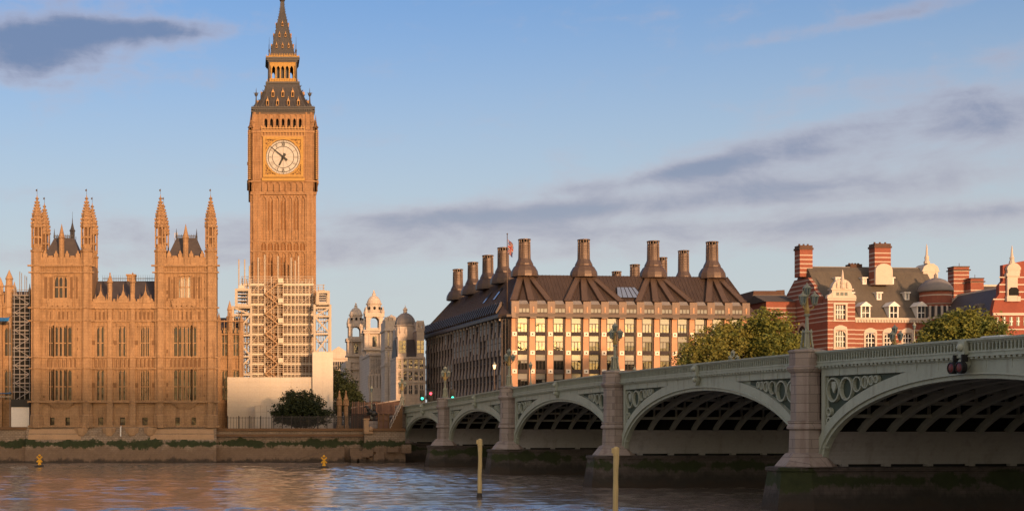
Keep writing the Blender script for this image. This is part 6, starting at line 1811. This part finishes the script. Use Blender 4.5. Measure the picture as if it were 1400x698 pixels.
# roofs and chimneys behind
Y = 300; x = lambda p: gx(p,Y); z = lambda p: gz(p,Y)
t = thing('slate_roofed_building', 'dark slate roofed building with brick stacks between the gables', 'building', (x(1330), Y, GZ))
b = MB(); b.box(x(1286), Y, GZ, x(1400), Y+18, z(432)); b.build('wall', M['brick_d'], t)
b = MB(); b.pyz([(Y-.5,z(432)),(Y+9,z(389)+.6),(Y+18,z(432))], x(1283), x(1405)); b.build('roof', M['slate'], t)
b = MB(); b.box(x(1284),Y+8.7,z(389)+.5,x(1404),Y+9.3,z(389)+.9); b.build('ridge_tile', M['wstone'], t)
for i, (p0, p1, y) in enumerate(((1320,1341.5,360),(1337,1355,377.5))):
    c = MB(); yy = Y+5+(-2 if i else 0); c.box(x(p0), yy, z(405), x(p1), yy+2.6, z(y+1.5)); o = c.build('chimney', M['brick_b'], t)
    c = MB(); c.box(x(p0)-.25, yy-.25, z(y+6), x(p1)+.25, yy+2.85, z(y+4.5)); c.box(x(p0)-.1, yy-.1, z(y+1.5), x(p1)+.1, yy+2.7, z(y)); c.tube(((x(p0)+x(p1))/2,yy+1,z(y)),((x(p0)+x(p1))/2,yy+1,z(y-5)),.06,5); c.build('chimney_cap', M['brick_d'], o)
# shaped gable building at the right
Y = 255; x = lambda p: gx(p,Y); z = lambda p: gz(p,Y)
t = thing('gabled_brick_building', 'dark red brick gable building with white niche and obelisk', 'building', (x(1410), Y, GZ))
b = MB()
b.pxz([(x(1357),GZ),(x(1460),GZ),(x(1460),z(392)),(x(1425),z(362)),(x(1402),z(356)),(x(1371),z(362)),(x(1371),z(384)),(x(1366),z(390)),(x(1366),z(402)),(x(1360),z(410)),(x(1357),z(424))][::-1][::-1], Y, Y+1)
b.box(x(1357), Y+1, GZ, x(1460), Y+22, z(428)); b.build('wall', M['brick'], t)
b = MB(); b.pxz([(x(1356),z(429)),(x(1462),z(429)),(x(1404),z(388)),(x(1396),z(388))], Y+1, Y+22.6); o = b.build('roof', M['slate'], t)
b = MB(); b.box(x(1396)-.1, Y+1.2, z(388)-.1, x(1404)+.1, Y+22.7, z(388)+.25); b.bar((x(1356),Y+22.65,z(429)),(x(1396),Y+22.65,z(388)),.35,.35); b.build('verge', M['wstone'], o)
for q in (7, 14):
    b = MB(); zz_ = z(412); b.box(x(1366), Y+q, zz_-1.6, x(1380), Y+q+1.6, zz_+.3); o2 = b.build('roof_window', M['lead'], t); g = MB(); g.box(x(1366)-.05, Y+q+.2, zz_-1.3, x(1366)-.003, Y+q+1.4, zz_); g.build('pane', M['wglass'], o2)
b = MB()
for y in (378,388,398,408,429,449): b.box(x(1366 if y < 405 else 1357.5), Y-.1, z(y+1.6), x(1456), Y-.004, z(y))
b.box(x(1357), Y-.35, z(431), x(1458), Y-.006, z(427.5))
b.build('stone_band', M['wstone'], t)
b = MB(); b.box(x(1375), Y-.6, z(412), x(1389), Y-.007, z(378)); b.box(x(1373), Y-.8, z(378), x(1391), Y+.3, z(374)); 
pc = x(1383.5); hw = x(1393)-pc
b.box(pc-hw*.9, Y-.7, z(374), pc+hw*.9, Y+.8, z(369)); b.pxz([(pc+hw*math.cos(math.pi*i/12), z(369)+hw*.95*math.sin(math.pi*i/12)) for i in range(13)], Y-.75, Y+.9)
b.lathe(pc, Y, [(.55,z(361)),(.5,z(358)),(.34,z(355)),(.42,z(352.5)),(.24,z(350)),(.13,z(340)),(.02,z(335))], 8)
for sx in (-1,1): b.box(pc+sx*hw*.75-.3, Y-.65, z(412), pc+sx*hw*.75+.3, Y-.008, z(405))
b.build('niche', M['wstone'], t)
b = MB(); b.pxz([(pc-.9,z(404)),(pc+.9,z(404)),(pc+.9,z(396)),(pc+.5,z(393)),(pc-.5,z(393)),(pc-.9,z(396))], Y-.66, Y-.604); b.build('niche_recess', M['void'], t)
for i in range(6):
    p = 1361+i*9.5
    if 1366 < p < 1400 or True: window(t, x(p), x(p+4.5), z(445), z(433), Y-.05, M['wglass'], M['white'], 1, (.5,), .16, fd=.1)
# dark block behind the autumn trees
Y = 330; x = lambda p: gx(p,Y); z = lambda p: gz(p,Y)
t = thing('dark_brick_block', 'plain dark brick block standing behind the autumn trees', 'building', (x(1052), Y, GZ))
b = MB(); b.box(x(1030), Y, GZ, x(1073), Y+15, z(400)); b.box(x(1031), Y+.4, z(400), x(1072), Y+14, z(397)); 
b.pxz([(x(1030),z(400)),(x(1073),z(400)),(x(1072.5),z(396)),(x(1062),z(396.6)),(x(1060),z(398)),(x(1040),z(399))], Y-.02, Y+.38)
b.build('wall', M['brick_d'], t)
b = MB(); b.box(x(1030)-.2, Y-.2, z(405), x(1073)+.2, Y-.03, z(403)); b.build('coping', M['bronze_d'], t)
t = thing('shaded_brick_wing', 'shaded brick wing with pale bands beside the stepped gable', 'building', nt @ Vector((-4.0, 14, GZ)))
b = MB(nt); b.box(-6.5, 12, GZ, -.1, 22, nz(405)); b.build('wall', M['brick_b'], t)
b = MB(nt); b.pyz([(11.8,nz(405)),(17,nz(393)),(22.2,nz(405))], -6.8, -.12); b.build('roof', M['roof_t'], t)
# ------------------------------------------------------------------ trees beyond the bridge
Yt = 225
def tr(name, label, blobs_px, seed, m, Y=Yt, n=9000, leaf=.24, zb=8.5, clump=1.15):
    bl = [(gx(p,Y+dy), Y+dy, gz(y,Y+dy), rx*Y/F, ry*Y/F, rz*Y/F) for p, y, rx, ry, rz, dy in blobs_px]
    c = bl[0]; leaf_tree(name, label, (c[0], c[1], zb-2.5), bl, 4.0, n, leaf, m, group='trees beyond the bridge', seed=seed, clump=clump)
tr('plane_tree', 'yellowing broad tree behind the bridge, left of the green one', [(985,476,42,34,30,0),(962,486,34,28,24,-3),(1008,468,28,26,28,2),(995,458,24,22,18,0),(940,491,18,18,14,1)], 31, M['leaf_y'], n=15000)
tr('plane_tree', 'tall green rounded tree behind the bridge beside the big lamp standard', [(1052,462,30,30,34,0),(1040,446,22,20,18,1),(1072,472,26,22,24,-2),(1060,480,30,24,22,-3),(1030,478,22,22,24,2)], 32, M['leaf_g'], n=15000)
tr('plane_tree', 'wide green tree behind the bridge under the slate roofs', [(1318,452,38,30,24,0),(1290,456,28,24,20,2),(1345,454,28,24,20,-2),(1325,442,28,20,15,0),(1302,444,20,18,14,1),(1368,462,14,14,11,0),(1270,464,14,14,11,1)], 33, M['leaf_g'], Y=210, n=17000, zb=9)

# ------------------------------------------------------------------ river furniture
def post(label, p, y_top, Y, lean, seed):
    x = gx(p,Y); zt = gz(y_top,Y); t = thing('mooring_post', label, 'mooring post', (x,Y,0), group='yellow posts in the river')
    b = MB(); rn = random.Random(seed); pts = []
    for i in range(9):
        z = -1.2+(zt+1.2)*i/8; pts.append((x+lean*i/8+rn.uniform(-.03,.03), Y, z, .185+rn.uniform(-.02,.02)))
    n = 12; vs = [(p[0]+p[3]*math.cos(2*math.pi*k/n), p[1]+p[3]*math.sin(2*math.pi*k/n), p[2]) for p in pts for k in range(n)]
    b.add(vs, [(q*n+k, q*n+(k+1) % n, (q+1)*n+(k+1) % n, (q+1)*n+k) for q in range(8) for k in range(n)], 0, True); b.build('shaft', M['yellow'], t)
    b = MB(); b.lathe(x+lean-.02, Y, [(.2,zt-.6),(.225,zt-.5),(.21,zt-.1),(.1,zt+.06)], 9); b.box(x+lean-.32,Y-.1,zt-.4,x+lean-.17,Y+.12,zt-.05); b.build('cap', M['yellow'], t)
    b = MB(); b.lathe(x, Y, [(.25,-.4),(.27,.05),(.21,.4),(.195,.45)], 9); b.build('waterline_weed', M['wood'], t)
post('slim yellow wooden mooring post before the third pier, farther out', 655.5, 600, 122, .06, 1)
post('thicker yellow wooden mooring post before the fourth pier, nearer', 840.5, 611, 96, .1, 2)
for i, (p, y) in enumerate(((54,637.5),(443,639))):
    Y = CH*F/(y-PY); x = gx(p,Y); k = Y/F
    t = thing('marker_buoy', ['yellow cross topped marker buoy below the river pavilion','yellow cross topped marker buoy below the river stairs'][i], 'buoy', (x,Y,0), group='yellow marker buoys')
    b = MB(); b.lathe(x, Y, [(.3,-.3),(.75,-.05),(.78,.1),(.6,.25),(.2,.32)], 14); b.build('float', M['wood'], t)
    b = MB(); b.lathe(x, Y, [(.3,.3),(.2,.7),(.13,1.0),(.13,1.35)], 8)
    b.build('body', M['yellow_b'], t)
    b = MB()
    for s_ in (-1,1): b.bar((x-.42*s_,Y,.75),(x+.42*s_,Y,1.6),.22,.2)
    b.ball((x,Y,1.75),.22,8); b.build('topmark', M['yellow_b'], t)

# ------------------------------------------------------------------ street life at the bridge foot
def signal(label, p, y, Y, col, arm=False):
    x = gx(p,Y); z = gz(y,Y); t = thing('traffic_light', label, 'traffic light', (x,Y,z-3.2), group='traffic lights at the bridge foot')
    b = MB(); b.tube((x,Y+.2,z-3.4),(x,Y+.2,z+1.2),.07,6); b.build('pole', M['black'], t)
    b = MB(); b.box(x-.3,Y-.12,z-.7,x+.3,Y+.15,z+1.05); b.box(x-.42,Y+.06,z-.8,x+.42,Y+.12,z+1.15)
    for k in range(3): b.tube((x,Y-.12,z-.35+k*.5),(x,Y-.3,z-.35+k*.5),.2,8)
    b.build('signal_head', M['black'], t)
    zz = z+.65 if col == 'r' else z-.35
    b = MB(); b.tube((x,Y-.31,zz),(x,Y-.34,zz),.24,12); b.build('lit_lens', M['red_l'] if col == 'r' else M['grn_l'], t)
signal('traffic light showing green before the domed stone building', 577, 541.5, 250, 'g')
signal('traffic light showing red before the dark office side', 588.5, 542.5, 250, 'r')
signal('traffic light showing green just beyond the first lamp standard', 618.5, 540.5, 246, 'g')
def street_lamp(label, p, y0, y1, Y, lit=False):
    x = gx(p,Y); z0, z1 = gz(y0,Y), gz(y1,Y); t = thing('street_lamp', label, 'street lamp', (x,Y,z0), group='slender street lamps')
    b = MB(); b.lathe(x,Y,[(.2,z0),(.2,z0+.8),(.1,z0+1),(.07,z1-.6),(.16,z1-.55),(.07,z1-.5)],8); b.build('post', M['lampgreen'] if not lit else M['bronze_l'], t)
    b = MB(); b.lathe(x,Y,[(.14,z1-.5),(.3,z1+.2)],8); b.build('lantern', M['warm_l'] if lit else M['lampglass'], t)
    b = MB(); b.lathe(x,Y,[(.34,z1+.2),(.2,z1+.4),(.03,z1+.75)],8); b.build('lantern_cap', M['lampgreen'], t)
street_lamp('slender lit street lamp before the shaded office side', 676, 532, 500, 240, True)
street_lamp('slender street lamp before the lit office front', 725.5, 530, 500, 215)
street_lamp('street lamp on the far pavement beside the round brick turret', 1250, 470, 446, 235)
street_lamp('tall ornate street lamp behind the ball finial by the pier stairs', 508, 572, 532, 252)
# railings and stair down to the pier
railing('railing', 'long brown street hoarding rail under the baroque buildings', (gx(482,275),275,0), (gx(548,275),275,0), gz(565,275), gz(549,275), .22, M['rustrail'], posts=8, r=.06)
t = thing('street_wall', 'low brown street wall rising to the bridge under the stone buildings', 'wall', (gx(515,280), 280, GZ))
b = MB(); b.pxz([(gx(480,280),GZ),(gx(553,280),GZ),(gx(553,280),gz(545,280)),(gx(530,280),gz(549,280)),(gx(480,280),gz(557,280))], 280, 280.6); b.build('wall_face', M['brick_d'], t)
b = MB(); b.bar((gx(480,280),279.95,gz(557,280)),(gx(530,280),279.95,gz(549,280)),.4,.25); b.bar((gx(530,280),279.95,gz(549,280)),(gx(553,280),279.95,gz(545,280)),.4,.25); b.build('coping', M['pale_st'], t)
t = thing('pier_gate', 'brown panelled gate beside the pier stairs', 'gate', (gx(524,247), 247, GZ))
b = MB(); b.box(gx(518,247),247,GZ,gx(531,247),247.2,gz(566.5,247)); b.build('panel', M['rustrail'], t)
b = MB()
for p in (517.6, 524, 531.2): b.box(gx(p,247)-.12,246.9,GZ,gx(p,247)+.12,247.3,gz(565,247))
for y in (574,567): b.box(gx(517.6,247),246.88,gz(y,247)-.06,gx(531.2,247),246.99,gz(y,247)+.06)
b.build('frame', M['palace_dark'], t)
t = thing('pier_stair', 'stair with pale railings climbing from the quay to the bridge', 'stair', (gx(540,246), 246, GZ))
b = MB(); n = 16; p0 = (gx(505,246), GZ); p1 = (gx(549,246), gz(552,246))
for i in range(n):
    a = .3+.7*i/n; x = gx(532,246)+(gx(549,246)-gx(532,246))*i/n; z = GZ+(gz(553,246)-GZ)*(i+1)/n; b.box(x,244.6,GZ-.5,x+(gx(549,246)-gx(532,246))/n+.003,247,z)
b.build('step', M['palace_dark'], t)
b = MB()
for i in range(8):
    f_ = i/7; x = gx(532,246)+(gx(549,246)-gx(532,246))*f_; z = GZ+(gz(553,246)-GZ)*f_
    b.bar((x,244.5,z),(x,244.5,z+1.25),.07,.07)
for k in (.3,1.25): b.bar((gx(532,246),244.5,GZ+k),(gx(549,246),244.5,gz(553,246)+k),.08,.08)
b.build('handrail', M['pale_st'], t)
t = thing('bronze_statue', 'dark bronze rearing horse group on plinth by the pier stairs', 'statue', (gx(510,250), 250, GZ))
b = MB(); xs = gx(510,250); b.box(xs-1.3,249,GZ,xs+1.3,251,gz(575,250)); b.build('plinth', M['granite'], t)
b = MB(); z0 = gz(575,250)
b.ball((xs+.1,250,z0+1.3),.62,10,sz=1.0); b.ball((xs-.5,250,z0+1.6),.5,10); b.tube((xs-.7,250,z0+1.8),(xs-1.2,250,z0+2.7),.33,8,.2); b.tube((xs-1.15,250,z0+2.7),(xs-1.6,250,z0+2.5),.2,8,.12)
for q, e in (((-.7,1.3),(-1.5,1.5)),((-.6,1.2),(-1.4,1.0))): b.tube((xs+q[0],250.2,z0+q[1]),(xs+e[0],250.2,z0+e[1]),.14,6,.08)
for s_ in (-.25,.25): b.tube((xs+.3,250+s_,z0+1.0),(xs+.1,250+s_,z0),.2,6,.1)
b.tube((xs+.6,250,z0+1.5),(xs+1.1,250,z0+.9),.12,6,.04)
b.tube((xs+.2,250,z0+1.7),(xs+.2,250,z0+2.7),.3,8,.24); b.ball((xs+.2,250,z0+2.95),.22,8); b.tube((xs+.2,250,z0+2.5),(xs-.3,250,z0+3.2),.1,6,.07)
b.build('horse', M['statue'], t)

# ------------------------------------------------------------------ cars on the bridge
def car(label, x, y):
    zr = ztop(y)-1.3
    t = thing('parked_car', label, 'car', bw(x, y, zr), BA, group='white cars crossing the bridge', local=True)
    b = MB(); sec = [(-2.1,.35),(-2.15,.75),(-1.3,.95),(-.75,1.45),(1.0,1.48),(1.75,1.0),(2.1,.9),(2.15,.35)]
    b.pyz(sec[::-1], -.86, .86); b.build('body', M['car'], t)
    g = MB()
    for s_ in (-.872, .872): g.pyz([(-1.05,.98),(-.68,1.38),(.92,1.4),(1.5,1.0)], min(s_,s_*.99), max(s_,s_*.99))
    g.build('side_window', M['wglass'], t)
    for yy in (-1.35, 1.35):
        for xx in (-.8, .8):
            w = MB(); w.tube((xx-.11,yy,.32),(xx+.11,yy,.32),.32,14); o = w.build('wheel', M['tyre'], t); q = MB(); q.tube((xx-.115,yy,.32),(xx+.115,yy,.32),.19,10); q.build('rim', M['scafgrey'], o)
    for xx in (-.6, .6): h = MB(); h.box(xx-.18,-2.17,.6,xx+.18,-2.12,.75); h.build('headlight', M['white'], t)
Yc = 114; car('white car roof showing above the parapet beside the big lamp standard', (gx(1077,Yc)-bw(0,(Yc-102.2)/.995).x)/.995, (Yc-102.2)/.995-.4)
Yc = 84; car('white car roof showing above the parapet over the nearest arch', (gx(1372,Yc)-bw(0,(Yc-102.2)/.995).x)/.995, (Yc-102.2)/.995-.3)

# ------------------------------------------------------------------ riverside blocks on the viewer's own bank
for i, (x0, x1, y, h, lab) in enumerate(((10,215,-62,37.5,'long stone riverside block on the near bank behind the viewpoint'),(222,400,-70,24,'lower stone riverside block on the near bank beyond the bridge'))):
    t = thing('riverside_block', lab, 'building', ((x0+x1)/2, y, 4.6))
    b = MB(); b.box(x0, y-18, 4.6, x1, y, h-7); b.box(x0-.4, y-18.4, h-7.6, x1+.4, y+.4, h-7); 
    b.build('wall', M['pale_st'], t)
    b = MB(); b.pyz([(y+.2,h-7),(y-5,h),(y-13,h),(y-18.2,h-7)], x0, x1); o = b.build('roof', M['slate'], t)
    b = MB(); n = int((x1-x0)/14)
    for k in range(n): b.box(x0+6+k*14, y-9, h-.5, x0+9+k*14, y-7, h+2.5)
    b.build('chimney', M['brick_d'], o)
    b = MB()
    for k in range(int((x1-x0)/5)):
        for r in range(int((h-14)/4.5)): b.box(x0+2+k*5, y-.02, 8+r*4.5, x0+4+k*5, y+.03, 10.6+r*4.5)
    b.build('window_glazing', M['wglass'], t)
